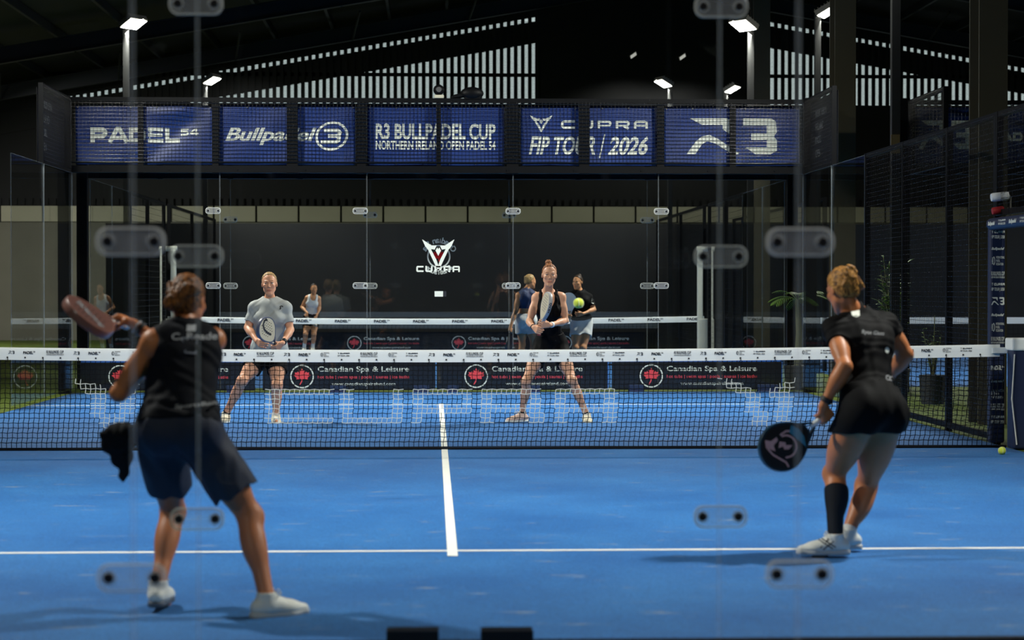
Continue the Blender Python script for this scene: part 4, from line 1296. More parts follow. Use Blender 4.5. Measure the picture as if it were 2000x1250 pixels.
def spa_banner(x0, wd, Y, z0, z1, cx, label, group, trim=True):
    root = empty('banner', (x0, Y, z0), label, 'banner', group); h = z1 - z0
    mb = MB(); mb.box((0, -.002, 0), (wd - .012, .002, h)); mb.build('sheet', BANNER_BLACK, root)
    if z1 - z0 < .44 and Y < 15:
        mb = MB(); mb.box((0, -.003, h - .03), (wd - .012, .003, h)); mb.build('top_trim', TRIM_BLUE, root)
    if trim:
        mb = MB(); mb.box((wd - .022, -.003, 0), (wd - .012, .003, h)); mb.build('trim', TRIM_BLUE, root)
    cy = .46 * h; O = (0, -.0055, 0)
    Print().ring(cx, cy, .145, .162).build('ring', WHITE_PRINT, root, O, (1, 0, 0), (0, 0, 1))
    leaf_print(.118).move(cx, cy - .005).build('emblem', RED_PRINT, root, (0, -.0062, 0), (1, 0, 0), (0, 0, 1))
    t0 = cx + .215
    Print().text('Canadian Spa & Leisure', t0, cy + .045, .092, 1.25, .012).build('lettering', WHITE_PRINT, root, O, (1, 0, 0), (0, 0, 1))
    Print().text('hot tubs | swim spas | pools | saunas | ice baths', t0, cy - .042, .058, 1.25, .004).build('small_lettering', RED_PRINT, root, O, (1, 0, 0), (0, 0, 1))
    Print().text('www.canadianspaireland.com', t0 + .19, cy - .135, .052, .87, .012).build('web_lettering', WHITE_PRINT, root, O, (1, 0, 0), (0, 0, 1))
    return root


z0, z1 = W(855, 762, 10.06)[2], W(855, 703, 10.06)[2]
for cpx, lab in ((235, 'black spa banner along the far glass, mostly hidden by the near left player'), (590, 'black spa banner along the far glass just right of the grey-shirted player'),
                 (930, 'black spa banner along the far glass behind the legs of the tank-top player'), (1272, 'last black spa banner along the far glass towards the right corner')):
    a = W(cpx - 77, 730, 10.06)[0]; c = W(cpx, 730, 10.06)[0]
    spa_banner(a, 2.375, 10.06, z0, z1, c - a, lab, 'black spa banners along the far glass wall', cpx > 800)
zz0, zz1 = .008, .46
for cpx, lab in ((488, 'behind the grey-shirted player'), (692, 'right of the ball girl in white'), (896, 'left of the woman in a navy top'), (1103, 'behind the woman in a black tee')):
    c = W(cpx, 668, END2 - .1)[0]
    spa_banner(c - .53, 2.375, END2 - .1, zz0, zz1, .53, 'small distant spa banner of the next court ' + lab.replace('ball girl', 'woman'), 'black spa banners of the next court', False)
mb = MB(); mb.box((-7.5, -.02, .0), (21.0, .02, 2.93)); tag(mb.build('windscreen', M('dark_screen', srgb(24, 25, 25), .85, var=.45, vscale=.9), None, (0, END2 + .2, 0)), 'long dark screen closing the far end of the next court', 'screen')  # right stretch added to darken the end wall behind the lane
RAILM = M('grey_rail', srgb(100, 102, 98), .6)
for z, lab in ((.86, 'upper'), (.60, 'lower')):
    mb = MB(); mb.box((-4.9, -.05, z - .05), (5, .05, z + .06)); tag(mb.build('rail', RAILM, None, (0, END2 - .3, 0)), lab + ' dull grey rail along the far end of the next court', 'rail')
# ---------------------------------------------------------------- nets
def in_poly(px, py, P):
    c = np.zeros(px.shape, bool); n = len(P)
    for i in range(n):
        x0, y0 = P[i]; x1, y1 = P[i - 1]
        m = ((y0 > py) != (y1 > py)) & (px < (x1 - x0) * (py - y0) / (y1 - y0 + 1e-9) + x0); c ^= m
    return c


R4 = lambda a, b, c, d: [(a, b), (c, b), (c, d), (a, d)]
WHITE_CELLS = [R4(520, 757, 546, 828), R4(520, 757, 651, 773), R4(520, 813, 651, 828),
               R4(666, 757, 688, 828), R4(766, 757, 787, 828), R4(666, 813, 787, 828),
               R4(806, 757, 826, 828), R4(806, 757, 921, 773), R4(903, 757, 921, 808), R4(806, 793, 921, 808),
               R4(938, 757, 962, 828), R4(938, 757, 1056, 773), R4(1034, 757, 1056, 806), R4(938, 793, 1052, 806), R4(1034, 806, 1064, 826),
               R4(1083, 757, 1106, 826), R4(1083, 757, 1196, 773), R4(1178, 757, 1204, 826), R4(1083, 793, 1204, 806),
               [(143, 738), (207, 757), (207, 775), (165, 770)], R4(179, 770, 207, 812), [(186, 810), (216, 810), (216, 840), (206, 840)],
               [(276, 738), (231, 757), (231, 775), (262, 772)], R4(231, 770, 262, 812), [(222, 810), (250, 810), (238, 840), (222, 840)],
               [(1400, 735), (1470, 757), (1478, 778), (1430, 765)], R4(1457, 772, 1486, 806), R4(1468, 800, 1500, 830),
               [(1560, 738), (1504, 760), (1500, 778), (1540, 770)], R4(1518, 770, 1547, 806), R4(1512, 800, 1540, 826)]


def net(Yn, label, pitch, detail=True):
    X0, X1, zb = -4.98, 4.98, .03
    top = lambda x: .88 + .045 * (np.abs(x) / 5) ** 2 - .10
    root = empty('padel_net', (0, Yn, 0), label, 'net')
    nx = int((X1 - X0) / pitch); nz = max(6, int(.78 / (pitch * .98)))
    I, K = np.meshgrid(np.arange(nx + 1), np.arange(nz + 1), indexing='ij')
    v = K / nz; x = X0 + I * pitch
    zt = top(x)
    z = zb + v * (zt - zb) + .006 * (I % 2) * (K < nz) * (K > 0)
    lean = pitch * 1.1 * np.clip(.55 - v, 0, 1) ** 1.3 * 1.6 + pitch * .13 * (K % 2)
    if detail: lean = lean + pitch * np.clip((x + 1) / 5, 0, 1) * (.9 - v) * .9
    xx = np.clip(x - lean, X0, X1); yy = .020 * np.sin(x * 2.2 + v * 3) * (1 - v) - .05 * (1 - v) * v
    P = np.stack([xx, yy, z], -1)
    sv = np.stack([P[:, :-1], P[:, 1:]], 2).reshape(-1, 2, 3); sh = np.stack([P[:-1], P[1:]], 2).reshape(-1, 2, 3)
    S = np.concatenate([sv, sh])
    if detail:
        mid = S.mean(1) + np.array([0, Yn, 0])
        f = np.array([math.sin(YAW) * math.cos(PITCH), math.cos(YAW) * math.cos(PITCH), math.sin(PITCH)]); r = np.array([math.cos(YAW), -math.sin(YAW), 0]); u = np.cross(r, f)
        D = mid - np.array(CAM); dd = D @ f; px, py = 1000 + F_PX * (D @ r) / dd, 625 - F_PX * (D @ u) / dd
        wmask = np.zeros(len(S), bool)
        for poly in WHITE_CELLS: wmask |= in_poly(px, py, poly)
        V, Fc = wires(S[wmask], .0056); raw_obj('lettering_cords', V, Fc, WHITE_CORD, root)
        S = S[~wmask]
    V, Fc = wires(S, .0054 if detail else .004); raw_obj('cord_mesh', V, Fc, CORD, root)
    # white band, folded over the top cable
    xs = np.linspace(X0 - .03, X1 - .06 if detail else X1, 80); bt = .88 + .045 * (np.abs(xs) / 5) ** 2; hb = .108
    prof = [(-.006, -hb), (-.007, -hb * .5), (-.010, -.012), (-.006, .0), (.006, .0), (.010, -.012), (.007, -hb * .5), (.006, -hb)]
    V = [(a, p[0] + .002 * math.sin(a * 9) * (p[1] < -.05), b + p[1]) for a, b in zip(xs, bt) for p in prof]; m = len(prof)
    Fc = [(i * m + j, i * m + j + 1, (i + 1) * m + j + 1, (i + 1) * m + j) for i in range(len(xs) - 1) for j in range(m - 1)]
    raw_obj('band', V, Fc, BAND_WHITE, root, smooth=True)
    mb = MB(); mb.tube([(X0, 0, zb - .012), (0, -.02, zb - .014), (X1, 0, zb - .012)], .013, 8); mb.build('bottom_cable', CORD, root)
    if detail:
        p = Print()
        mk = {'R': (r3_print, .045, .024), 'P': (padel_print, .0, .0), 'C': (cup_print, 0, 0), 'F': (fed_print, 0, 0), 'T': (tour_print, 0, 0)}
        seq = [(23, 'R'), (57.7, 'P'), (108, 'C'), (150, 'R'), (185, 'P'), (227, 'F'), (270, 'T'), (312, 'C'), (352, 'R'), (390, 'P'), (435.6, 'R'), (468.6, 'P'), (518.5, 'C'), (560.5, 'R'), (595, 'P'), (634.7, 'F'), (671, 'T'), (720.6, 'C'), (767, 'F'), (804, 'T'),
               (843, 'R'), (877.5, 'P'), (927, 'C'), (968.6, 'R'), (1002.7, 'P'), (1043, 'F'), (1080, 'T'), (1129, 'C'), (1173, 'F'), (1207.5, 'T'), (1249.5, 'R'), (1283.7, 'P'), (1332.8, 'C'), (1373, 'R'), (1407, 'P'), (1446, 'F'), (1482, 'T'), (1529, 'C'),
               (1574.6, 'F'), (1613, 'T'), (1655, 'R'), (1690, 'P'), (1735, 'C'), (1778, 'R'), (1810.5, 'P'), (1849, 'F'), (1886, 'T')]
        box = {'R': (1.78, 1.0, 12, 6), 'P': (3.9, .85, 23, 6), 'C': (3.3, 1.0, 33, 9), 'F': (3.2, 1.0, 18, 9), 'T': (3.0, 1.0, 23, 9)}
        base = {k: mk[k][0]() for k in mk}
        for px, k in seq:
            bw, bh, tw, th = box[k]; X = W(px, 688, Yn)[0]; zc = .88 + .045 * (abs(X) / 5) ** 2 - .042
            q = Print(); q.v = [np.array(v_) for v_ in base[k].v]; q.f = list(base[k].f); q.n = base[k].n
            kx, kz = tw / 222 / bw, th / 222 / bh
            q.move(X - tw / 444, zc - th / 444, kz, kx); p.merge(q)
        p.build('band_lettering', BLACK_PRINT, root, (0, -.0125, 0), (1, 0, 0), (0, 0, 1))
        p = Print(); mb = MB()
        X = W(15, 690, Yn)[0]; i = 0
        while X < 4.8:
            zc = .88 + .045 * (abs(X) / 5) ** 2 - .086
            p.ell(X, zc, .008, .008, 10)
            if i % 2 == 0: mb.tube([(X, -.0125, zc), (X + .004, -.016, zc - .022), (X - .012, -.012, zc - .034), (X + .010, -.010, zc - .038)], .0035, 5)
            X += .1525; i += 1
        p.build('eyelets', BLACK_PRINT, root, (0, -.0127, 0), (1, 0, 0), (0, 0, 1)); mb.build('ties', CORD, root)
    else:
        p = Print()
        for px in np.arange(440, 1400, 76.3):
            X = W(px, 630, Yn)[0]; q = padel_print(); q.move(X - .14, .88 + .045 * (abs(X) / 5) ** 2 - .075, .065, .075); p.merge(q)
        p.build('band_lettering', BLACK_PRINT, root, (0, -.0125, 0), (1, 0, 0), (0, 0, 1))
    return root


net(0.0, 'black padel net with a printed white band and white letters woven in its cords', .0432)
n2 = net(NET2, 'second padel net beyond the far glass, its white band lettered all along', .075, False)
BEAM = M('white_padding', srgb(198, 200, 188), .6, var=.12, vscale=4)
net3 = empty('padel_net', (6.6, NET2, 0), 'pale net band in the right-hand lane seen through the mesh fence', 'net')
mb = MB(); mb.box((0, -.01, .78), (10, .01, .90)); mb.build('band', BAND_WHITE, net3)
V, Fc = mesh_grid((0, 0, .05), (1, 0, 0), (0, 0, 1), 10, .75, .09, .005); raw_obj('cord_mesh', V, Fc, CORD, net3)

# ---------------------------------------------------------------- right end of the net: padded door frame, net post pad, rollers
P0, P1 = W(1931, 860, .40), W(1961, 860, .40); zt = W(1945, 440, .40)[2]
pw = P1[0] - P0[0]
root = empty('padded_post', ((P0[0] + P1[0]) / 2, .42, 0), 'navy padded door post with white sponsor marks at the right end of the net', 'post')
mb = MB(); mb.box((-pw / 2, -.05, .02), (pw / 2, .05, zt)); mb.build('padding', NAVY_PAD, root, bevel=.02)
rows = [(365, 'T'), (438, 'b'), (510, 'F'), (588, 'C'), (655, 'T'), (733, 'R'), (805, 'b'), (878, 'F'), (950, 'C'), (1100, 'P'), (1172, 'b')]
pr = Print()
H = pw * .86
for cy, k in rows + [(1230 + 18, 'F'), (1320, 'C'), (1390, 'T')]:
    py = 330 + cy / 2.841
    z = W(1945, py, .40)[2]
    q = {'T': tour_print, 'F': fed_print, 'C': cup_print, 'R': r3_print, 'P': padel_print, 'b': lambda: Print().text('Bullpadel', 0, 0, .6, 3.0, .04, .3)}[k]()
    bw = {'T': 3.0, 'F': 3.2, 'C': 3.3, 'R': 1.78, 'P': 3.9, 'b': 3.1}[k]; hh = {'T': .085, 'F': .085, 'C': .06, 'R': .07, 'P': .055, 'b': .05}[k]
    q.move(-H / 2, z - hh / 2, hh, H / bw); pr.merge(q)
pr.build('lettering', WHITE_PRINT, root, (0, -.0525, 0), (1, 0, 0), (0, 0, 1))
A = W(1938, 438, .38); B_ = np.array([A[0] + .005, -1.3, A[2] + .0])
cb = empty('padded_crossbar', tuple(A), 'navy padded bar over the doorway on top of the padded post', 'bar')
mb = MB(); mb.tube([(0, 0, 0), (0.0, -1.7, .0)], .055, 14); mb.build('padding', NAVY_PAD, cb, smooth=True)
pr = Print()
for i in range(5): q = tour_print() if i % 2 else Print().text('Bullpadel', 0, 0, .8, 3.0, .04, .3); q.move(.06 + i * .33, -.025, .055, .075); pr.merge(q)
pr.build('lettering', WHITE_PRINT, cb, (-.0565, 0, 0), (0, -1, 0), (0, 0, 1))
P0 = W(1970, 880, -.12)
root = empty('net_post_pad', (P0[0] + .22, -.12, 0), 'navy padded net post with a white top at the right edge of the picture', 'post')
zt = W(1985, 680, -.12)[2]; zt2 = W(1985, 660, -.12)[2]
mb = MB(); mb.box((-.21, -.10, .01), (.25, .10, zt)); mb.build('padding', NAVY_PAD, root, bevel=.02)
mb = MB(); mb.box((-.225, -.115, zt - .02), (.26, .115, zt2)); mb.build('cap', BAND_WHITE, root, bevel=.015)
mb = MB(); mb.tube([(-.20, -.105, zt - .05), (-.225, -.11, .45), (-.18, -.11, .05)], .006, 6); mb.build('lacing', WHITE_CORD, root)
# strap between the band and the post
mb = MB(); mb.box((-.09, -.012, -.02), (.05, .012, .035)); tag(mb.build('net_buckle', BAND_WHITE, None, tuple(W(1957, 686, -.02)), bevel=.006), 'white strap and buckle tying the net band to its post', 'strap')
for (x0, x1, yy, r, mcol, lab) in ((1936, 1970, 384, .040, M('white_fleece', srgb(206, 210, 212), .9, bump=.4), 'white roller sleeve hung above the padded door post'), (1938, 1960, 411, .034, M('red_sleeve', srgb(150, 24, 28), .6), 'red roller sleeve hung under the white one by the padded post')):
    A, B_ = W(x0, yy + 2, .3), W(x1, yy - 2, .3); root = empty('paint_roller', tuple(A), lab, 'roller', 'rollers on the door frame')
    mb = MB(); mb.tube([(0, 0, 0), tuple((B_ - A) * .12), tuple((B_ - A) * .9), tuple(B_ - A)], [r * .85, r, r, r * .85], 16); mb.build('sleeve', mcol, root, smooth=True)
    C_ = W(1974, yy, .3) - A; D_ = W(1974, 420 if yy < 400 else 414, .3) - A
    mb = MB(); mb.tube([tuple(B_ - A), tuple(C_), tuple(D_)] + ([tuple(W(1952, 425, .3) - A)] if yy < 400 else [tuple(W(1972, 424, .3) - A)]), .007, 6); mb.build('wire_handle', LAMP_BODY, root, smooth=True)

# tall white padded posts of the next court
for sx, lab in ((-1, 'white padded door posts at the left end of the second net'), (1, 'white padded door posts at the right end of the second net')):
    root = empty('padded_post', (sx * 5.0, NET2, 0), lab, 'post', 'padded door posts of the next court')
    for dx, wd in ((-.10, .10), (.12, .05)):
        mb = MB(); mb.box((sx * dx - wd / 2, -.06, .02), (sx * dx + wd / 2, .06, 2.16)); mb.build('post', BEAM, root, bevel=.015)
    mb = MB(); mb.tube([(-.16, 0, 2.18), (.17, 0, 2.18)], .05, 10); mb.build('crossbar', BEAM, root, smooth=True)
    mb = MB(); mb.box((-.14, -.07, .02), (.16, .07, .88)); mb.build('net_post_pad', BEAM, root, bevel=.02)

# ---------------------------------------------------------------- balls
def ball(c, label):
    r = .0335
    root = empty('padel_ball', c, label, 'ball', 'yellow balls')
    mb = MB(); mb.sphere((0, 0, 0), r, 28, 18); mb.build('felt', BALL, root, smooth=True)
    pts = []
    for i in range(61):
        t = 2 * math.pi * i / 60; a, b = .74, .26
        p = np.array([a * math.cos(t) + b * math.cos(3 * t), a * math.sin(t) - b * math.sin(3 * t), 2 * math.sqrt(a * b) * math.sin(2 * t)]); pts.append(nrm(p) * r * 1.003)
    mb = MB(); mb.tube(pts, .0016, 5, False); mb.build('seam', BALL_SEAM, root, smooth=True)


ball(tuple(W(1130, 592, -4.6)), 'yellow ball in flight before the woman in the black tee')
P = W(1957, 873, -.75); ball((P[0], -.75, .0395), 'yellow ball lying on the blue turf by the right net post')

# ---------------------------------------------------------------- small kit on the frame, plants
P = W(857, 184, 10.0)
root = empty('camera_device', (P[0], 10.0, 4.03), 'small round camera on a pale bracket on top of the frame over the middle banner', 'camera')
mb = MB(); mb.box((-.06, -.05, 0), (.07, .05, .045)); mb.build('bracket', STRIP, root, bevel=.006)
mb = MB(); mb.sphere((0, 0, .115), .075, 18, 12); mb.build('housing', BLACK_STEEL, root, smooth=True)
mb = MB(); mb.tube([(0, -.062, .115), (0, -.082, .115)], .036, 18); mb.build('lens', CHROME, root, smooth=True)
P = W(922, 190, 10.0)
mb = MB(); mb.sphere((0, 0, .06), (.16, .09, .09), 18, 10); mb.tube([(-.05, 0, .05), (-.22, 0, .02), (-.30, 0, .0)], [.05, .03, .015], 8); mb.box((-.1, -.05, -.02), (.12, .05, .02))
tag(mb.build('cable_bundle', BLACK_STEEL, None, (P[0], 10.0, 4.04), smooth=True), 'dark lumpy cable bundle lying on the frame right of the small camera', 'cable')

LEAFM = M('palm_leaf', srgb(92, 122, 48), .5, var=.3, vscale=3); LEAFD = M('bush_leaf', srgb(84, 118, 36), .5, var=.35, vscale=5); STEM = M('plant_stem', srgb(96, 98, 60), .7)
POT = M('dark_pot', srgb(40, 40, 42), .6)


def leaf_quads(base, dirv, L, w, droop, n=4):
    pts = []; p = np.array(base, float); d = nrm(dirv)
    side = nrm(np.cross(d, [0, 0, 1.0]) + 1e-6)
    for i in range(n + 1):
        t = i / n; ww = w * math.sin(math.pi * min(.97, t * .85 + .12))
        pts += [p - side * ww, p + side * ww]; d = nrm(d + np.array([0, 0, -droop / n])); p = p + d * L / n
    return pts, [(2 * i, 2 * i + 1, 2 * i + 3, 2 * i + 2) for i in range(n)]


P = W(1558, 640, 10.74); root = empty('potted_palm', (P[0], 10.74, 0), 'slim palm with arching fronds behind the right corner post of the far wall', 'plant')
mb = MB(); mb.tube([(0, 0, .3), (.02, 0, .8), (.0, .02, 1.28)], [.055, .045, .035], 10); mb.build('trunk', STEM, root, smooth=True)
mb = MB(); mb.tube([(0, 0, 0), (0, 0, .34)], [.16, .20], 18); mb.build('pot', POT, root, smooth=True)
mb = MB(); g = np.random.default_rng(7)
for i in range(13):
    a = i * 2.4; el = .35 + .6 * g.random(); d = np.array([math.cos(a) * math.cos(el), math.sin(a) * math.cos(el), math.sin(el)]); p = np.array([0, .02, 1.26])
    for j in range(12):
        d = nrm(d + np.array([0, 0, -.10])); q = p + d * .034
        mb.tube([p, q], .005, 4, False)
        s_ = nrm(np.cross(d, [0, 0, 1.0]))
        if j > 2:
            for sg in (-1, 1):
                v, f = leaf_quads(q, s_ * sg * .8 + d * .7, .15 * math.sin(math.pi * (j / 13)), .008, .5, 3); mb.add(v, f)
        p = q
mb.build('fronds', LEAFM, root)
P = W(1746, 640, 9.0); root = empty('potted_bush', (P[0], 9.0, 0), 'tall leafy green plant behind the right mesh fence', 'plant')
mb = MB(); mb.tube([(0, 0, 0), (0, 0, .36)], [.18, .22], 18); mb.build('pot', POT, root, smooth=True)
mb = MB(); lv = MB()
for i in range(30):
    a = g.random() * 6.28; top = np.array([math.cos(a) * (.04 + .20 * g.random()), math.sin(a) * (.04 + .2 * g.random()), 1.1 + .75 * g.random()])
    st = [np.array([0, 0, .3]), top * np.array([.5, .5, .6]), top]; mb.tube(st, [.012, .008, .004], 5)
    for j in range(17):
        t = .30 + .70 * j / 16; c = st[0] * (1 - t) + top * t; b = g.random() * 6.28
        v, f = leaf_quads(c, (math.cos(b), math.sin(b), .4 + .5 * g.random()), .15 + .06 * g.random(), .017, .6, 3); lv.add(v, f)
mb.build('stems', STEM, root); lv.build('foliage', LEAFD, root)
P = W(1822, 640, 7.0); root = empty('potted_bush', (P[0], 7.0, 0), 'smaller leafy plant right of the tall one behind the right mesh fence', 'plant')
mb = MB(); mb.tube([(0, 0, 0), (0, 0, .36)], [.14, .17], 18); mb.build('pot', POT, root, smooth=True)
mb = MB(); lv = MB()
for i in range(11):
    a = g.random() * 6.28; top = np.array([math.cos(a) * .16 * g.random(), math.sin(a) * .16 * g.random(), .7 + .45 * g.random()]); mb.tube([(0, 0, .3), top], [.010, .004], 5)
    for j in range(8):
        t = .4 + .6 * j / 7; c = np.array([0, 0, .3]) * (1 - t) + top * t; b = g.random() * 6.28
        v, f = leaf_quads(c, (math.cos(b), math.sin(b), .5), .13, .013, .6, 3); lv.add(v, f)
mb.build('stems', STEM, root); lv.build('foliage', LEAFD, root)
# ---------------------------------------------------------------- people
def JJ(**kw): return {k: W(*v) for k, v in kw.items()}


def held(J, sd, G, a, d, palm=.076, off=.031, k=1.0):
    """Move a wrist so the hand closes on a handle at G whose axis is a (towards the racket head); d is roughly wrist to knuckles."""
    a = nrm(a); d = nrm(np.asarray(d, float) - a * (np.asarray(d, float) @ a))
    n = np.cross(d, a) * (1 if sd == 'L' else -1)
    J['wr' + sd] = np.asarray(G, float) - d * palm * k - n * off * k
    return {'d': d, 'side': a, 'curl': (48, 72, 55), 'thumb': (.55, .35, .85), 'size': k}


NAVY = M('navy_jersey', srgb(10, 13, 21), .8, spec=.15, var=.15)
NAVY2 = M('navy_shorts', srgb(31, 39, 58), .7, spec=.35, var=.15)
BLACKF = M('black_jersey', srgb(8, 8, 10), .75, spec=.12, var=.2)
GREYF = M('pale_grey_jersey', srgb(172, 177, 174), .7, var=.05, sheen=.1)
WHITEF = M('white_jersey', srgb(222, 224, 222), .7, var=.05)
BLUEF = M('blue_jersey', srgb(32, 52, 92), .7, var=.1)
BAND_M = M('dark_band', srgb(26, 26, 28), .6)
WATCH = M('watch_case', srgb(20, 20, 22), .3)
SHOE_W = M('white_shoe', srgb(236, 236, 226), .55, var=.05)
SHOE_S = M('white_sole', srgb(200, 202, 200), .6, var=.06)
SHOE_C = M('cream_shoe', srgb(214, 206, 180), .6, var=.06)
SHOE_P = M('peach_shoe', srgb(222, 190, 172), .6, var=.06)
SOLE_D = M('grey_sole', srgb(84, 92, 104), .6)
LACE = M('shoe_lace', srgb(228, 228, 224), .7)
SOCK_W = M('white_sock', srgb(224, 224, 220), .8); SOCK_B = M('black_sock', srgb(10, 11, 14), .8, spec=.2)
HAIR_BR = hair_mat('brown_hair', (.030, .010, .003), (.40, .14, .025))
HAIR_GI = hair_mat('copper_hair', (.07, .025, .007), (.70, .33, .07))
HAIR_BL = hair_mat('blond_hair', (.16, .085, .03), (.62, .42, .19))
HAIR_RD = hair_mat('auburn_hair', (.10, .03, .012), (.42, .17, .06))
HAIR_DK = hair_mat('dark_hair', (.010, .006, .004), (.07, .04, .025))
DIM = M('dim_white_print', srgb(150, 152, 156), .6)


def print_on(garm, base, prt, O, u, v, mat, name, d, pad=.003):
    """Lay a print on a garment: each vertex slides along direction d until it meets the cloth."""
    if not prt.v: return
    from mathutils.bvhtree import BVHTree
    me = garm.data
    bv = BVHTree.FromPolygons([tuple(q.co) for q in me.vertices], [tuple(q.vertices) for q in me.polygons])
    P = np.concatenate(prt.v); O = np.asarray(O, float) - base
    # refine triangles so that long strokes follow the cloth
    F2 = prt.f
    Q = O + P[:, :1] * np.asarray(u) + P[:, 1:] * np.asarray(v); d = nrm(d)
    out = []; prev = None
    for q in Q:
        h = bv.ray_cast(Vector(tuple(q - d * .35)), Vector(tuple(d)), .8)
        t = None if h[0] is None else np.array(h[0]) - d * pad
        out.append(t)
    ok = [t for t in out if t is not None]
    if not ok: return
    dm = np.mean([(t - q) @ d for t, q in zip(out, Q) if t is not None])
    out = [t if t is not None else q + d * dm for t, q in zip(out, Q)]
    return raw_obj(name, np.array(out), F2, mat, garm)


def torso_top(s, name, mat, inf=.010, hem=.0, kind='tank', sleeve=.5, neck_r=.062, scoop=0.0, hole=.078, wr=.0035, seed=1, lam=.07, flare=.0, strap=None, sleeve_r=1.0):
    """Tank or T-shirt over the torso, cut cleanly at neck, arm holes or sleeve ends and hem (hem: metres below the pelvis point)."""
    J, up, fc, rc, k = s.J, s.up, s.fc, s.rc, s.k
    ops = []
    if kind in ('tee', 'cap'):
        for sd in 'LR':
            S, E = J['sh' + sd], J['el' + sd]
            e = S + (E - S) * sleeve; ax = nrm(E - S)
            ops.append(('+', Cap(S, e + ax * .05, .058 * k * sleeve_r, (.064 if kind == 'tee' else .060) * k * sleeve_r), .0, 0))
        for sd in 'LR':
            S, E = J['sh' + sd], J['el' + sd]; e = S + (E - S) * sleeve; ax = nrm(E - S)
            ops.append(('-', Ell(e + ax * .16 * k, np.array([.13, .13, .16]) * k, s.frame(ax)), .004, 0))
    ops += s.sel(['torso'], inf)
    if strap is None: ops += s.sel(['trap'], inf * .8)
    if kind != 'tank': ops += s.sel(['delt'], inf)
    if flare: ops.append(('+', Cap(J['pelvis'] + up * .14, J['pelvis'] - up * (hem + .03), .118 * k, (.125 + flare) * k, s.fp, .76), .06, 0))
    if kind == 'tank':
        for sg, sd in ((-1, 'L'), (1, 'R')):
            S = J['sh' + sd]
            ops.append(('-', Ell(S + rc * sg * .030 * k - up * .010, np.array([hole * .62, .11, hole * 1.15]) * k, np.stack([rc, fc, up])), .006, 0))
    N = J['neck']
    ops.append(('-', Cap(N + up * .03 * k - fc * .004, N + up * .25, neck_r * k, neck_r * k), .006, 0))
    if scoop: ops.append(('-', Ell(N + fc * .095 * k + up * .0, np.array([.070, .09, scoop]) * k, np.stack([rc, fc, up])), .008, 0))
    if strap is not None:
        # narrow straps over the shoulders
        for sg, sd in ((-1, 'L'), (1, 'R')):
            S = J['sh' + sd]; m = N * .36 + S * .64
            front = J['chest'] + rc * sg * .078 * k + fc * .082 * k + up * .070 * k; back = J['chest'] + rc * sg * .06 * k - fc * .085 * k + up * .06 * k
            pts = [front, m + fc * .050 * k + up * .018 * k, m + up * .052 * k, m - fc * .060 * k + up * .012 * k, back]
            for p0, p1 in zip(pts, pts[1:]): ops.append(('+', Cap(p0, p1, strap * k, strap * k), .010, 0))
    ops.append(('&', Half(J['pelvis'] - up * hem, -up), .004, 0))
    return s.garment(name, mat, ops, None, lambda P: wave(P, wr, lam, seed))


def skirt(s, name, mat, waist=.11, hem=.22, flare=.03, fill=True, inf=.016, wr=.006, seed=3, lam=.10, hem_dir=None, extra=None):
    """Skirt (fill) or shorts around hips and thighs; the hem lies `hem` metres below the pelvis."""
    J, up, k = s.J, s.up, s.k
    P = J['pelvis']
    if fill:
        hc = (J['hipL'] + J['hipR']) / 2 * .40 + (J['knL'] + J['knR']) / 2 * .60
        wd = np.linalg.norm((J['knL'] - J['knR']) @ np.outer(s.rp, s.rp)) * .25
        ops = s.sel(['torso'], inf)[0:4]
        ops = [(a, b, .07, d) for a, b, c, d in ops]
        ops.append(('+', Cap(P + up * .06 * k, hc, .125 * k, (.140 + flare) * k, s.fp, .84), .06, 0))
        for sd in 'LR': ops.append(('+', Cap(J['hip' + sd], J['hip' + sd] * .5 + J['kn' + sd] * .5, .092 * k * s.limb + inf * .5, .082 * k * s.limb + flare), .08, 0))
    else:
        ops = s.sel(['torso'], inf)[0:3] + s.sel(['torso'], inf * .7)[3:4]
        for sd in 'LR':
            Hp, K = J['hip' + sd], J['kn' + sd]; L = np.linalg.norm(K - Hp); t = min(1.0, (hem + .10) / L)
            ops.append(('+', Cap(Hp, Hp + (K - Hp) * t, .097 * k * s.limb + inf * .5, (.080 * s.limb + flare) * k), .06, 0))
    ops += extra or []
    ops.append(('&', Half(P + up * waist, up), .004, 0))
    if fill:
        ops.append(('&', Half(P - up * hem, -(up if hem_dir is None else nrm(hem_dir))), .004, 0))
    else:
        for sd in 'LR':
            Hp, K = J['hip' + sd], J['kn' + sd]; ax = nrm(K - Hp); e = Hp + ax * hem
            ops.append(('-', Ell(e + ax * .16, np.array([.15, .16, .16]), s.frame(ax)), .005, 0))
    return s.garment(name, mat, ops, None, lambda Q: wave(Q, wr, lam, seed, s.rp))


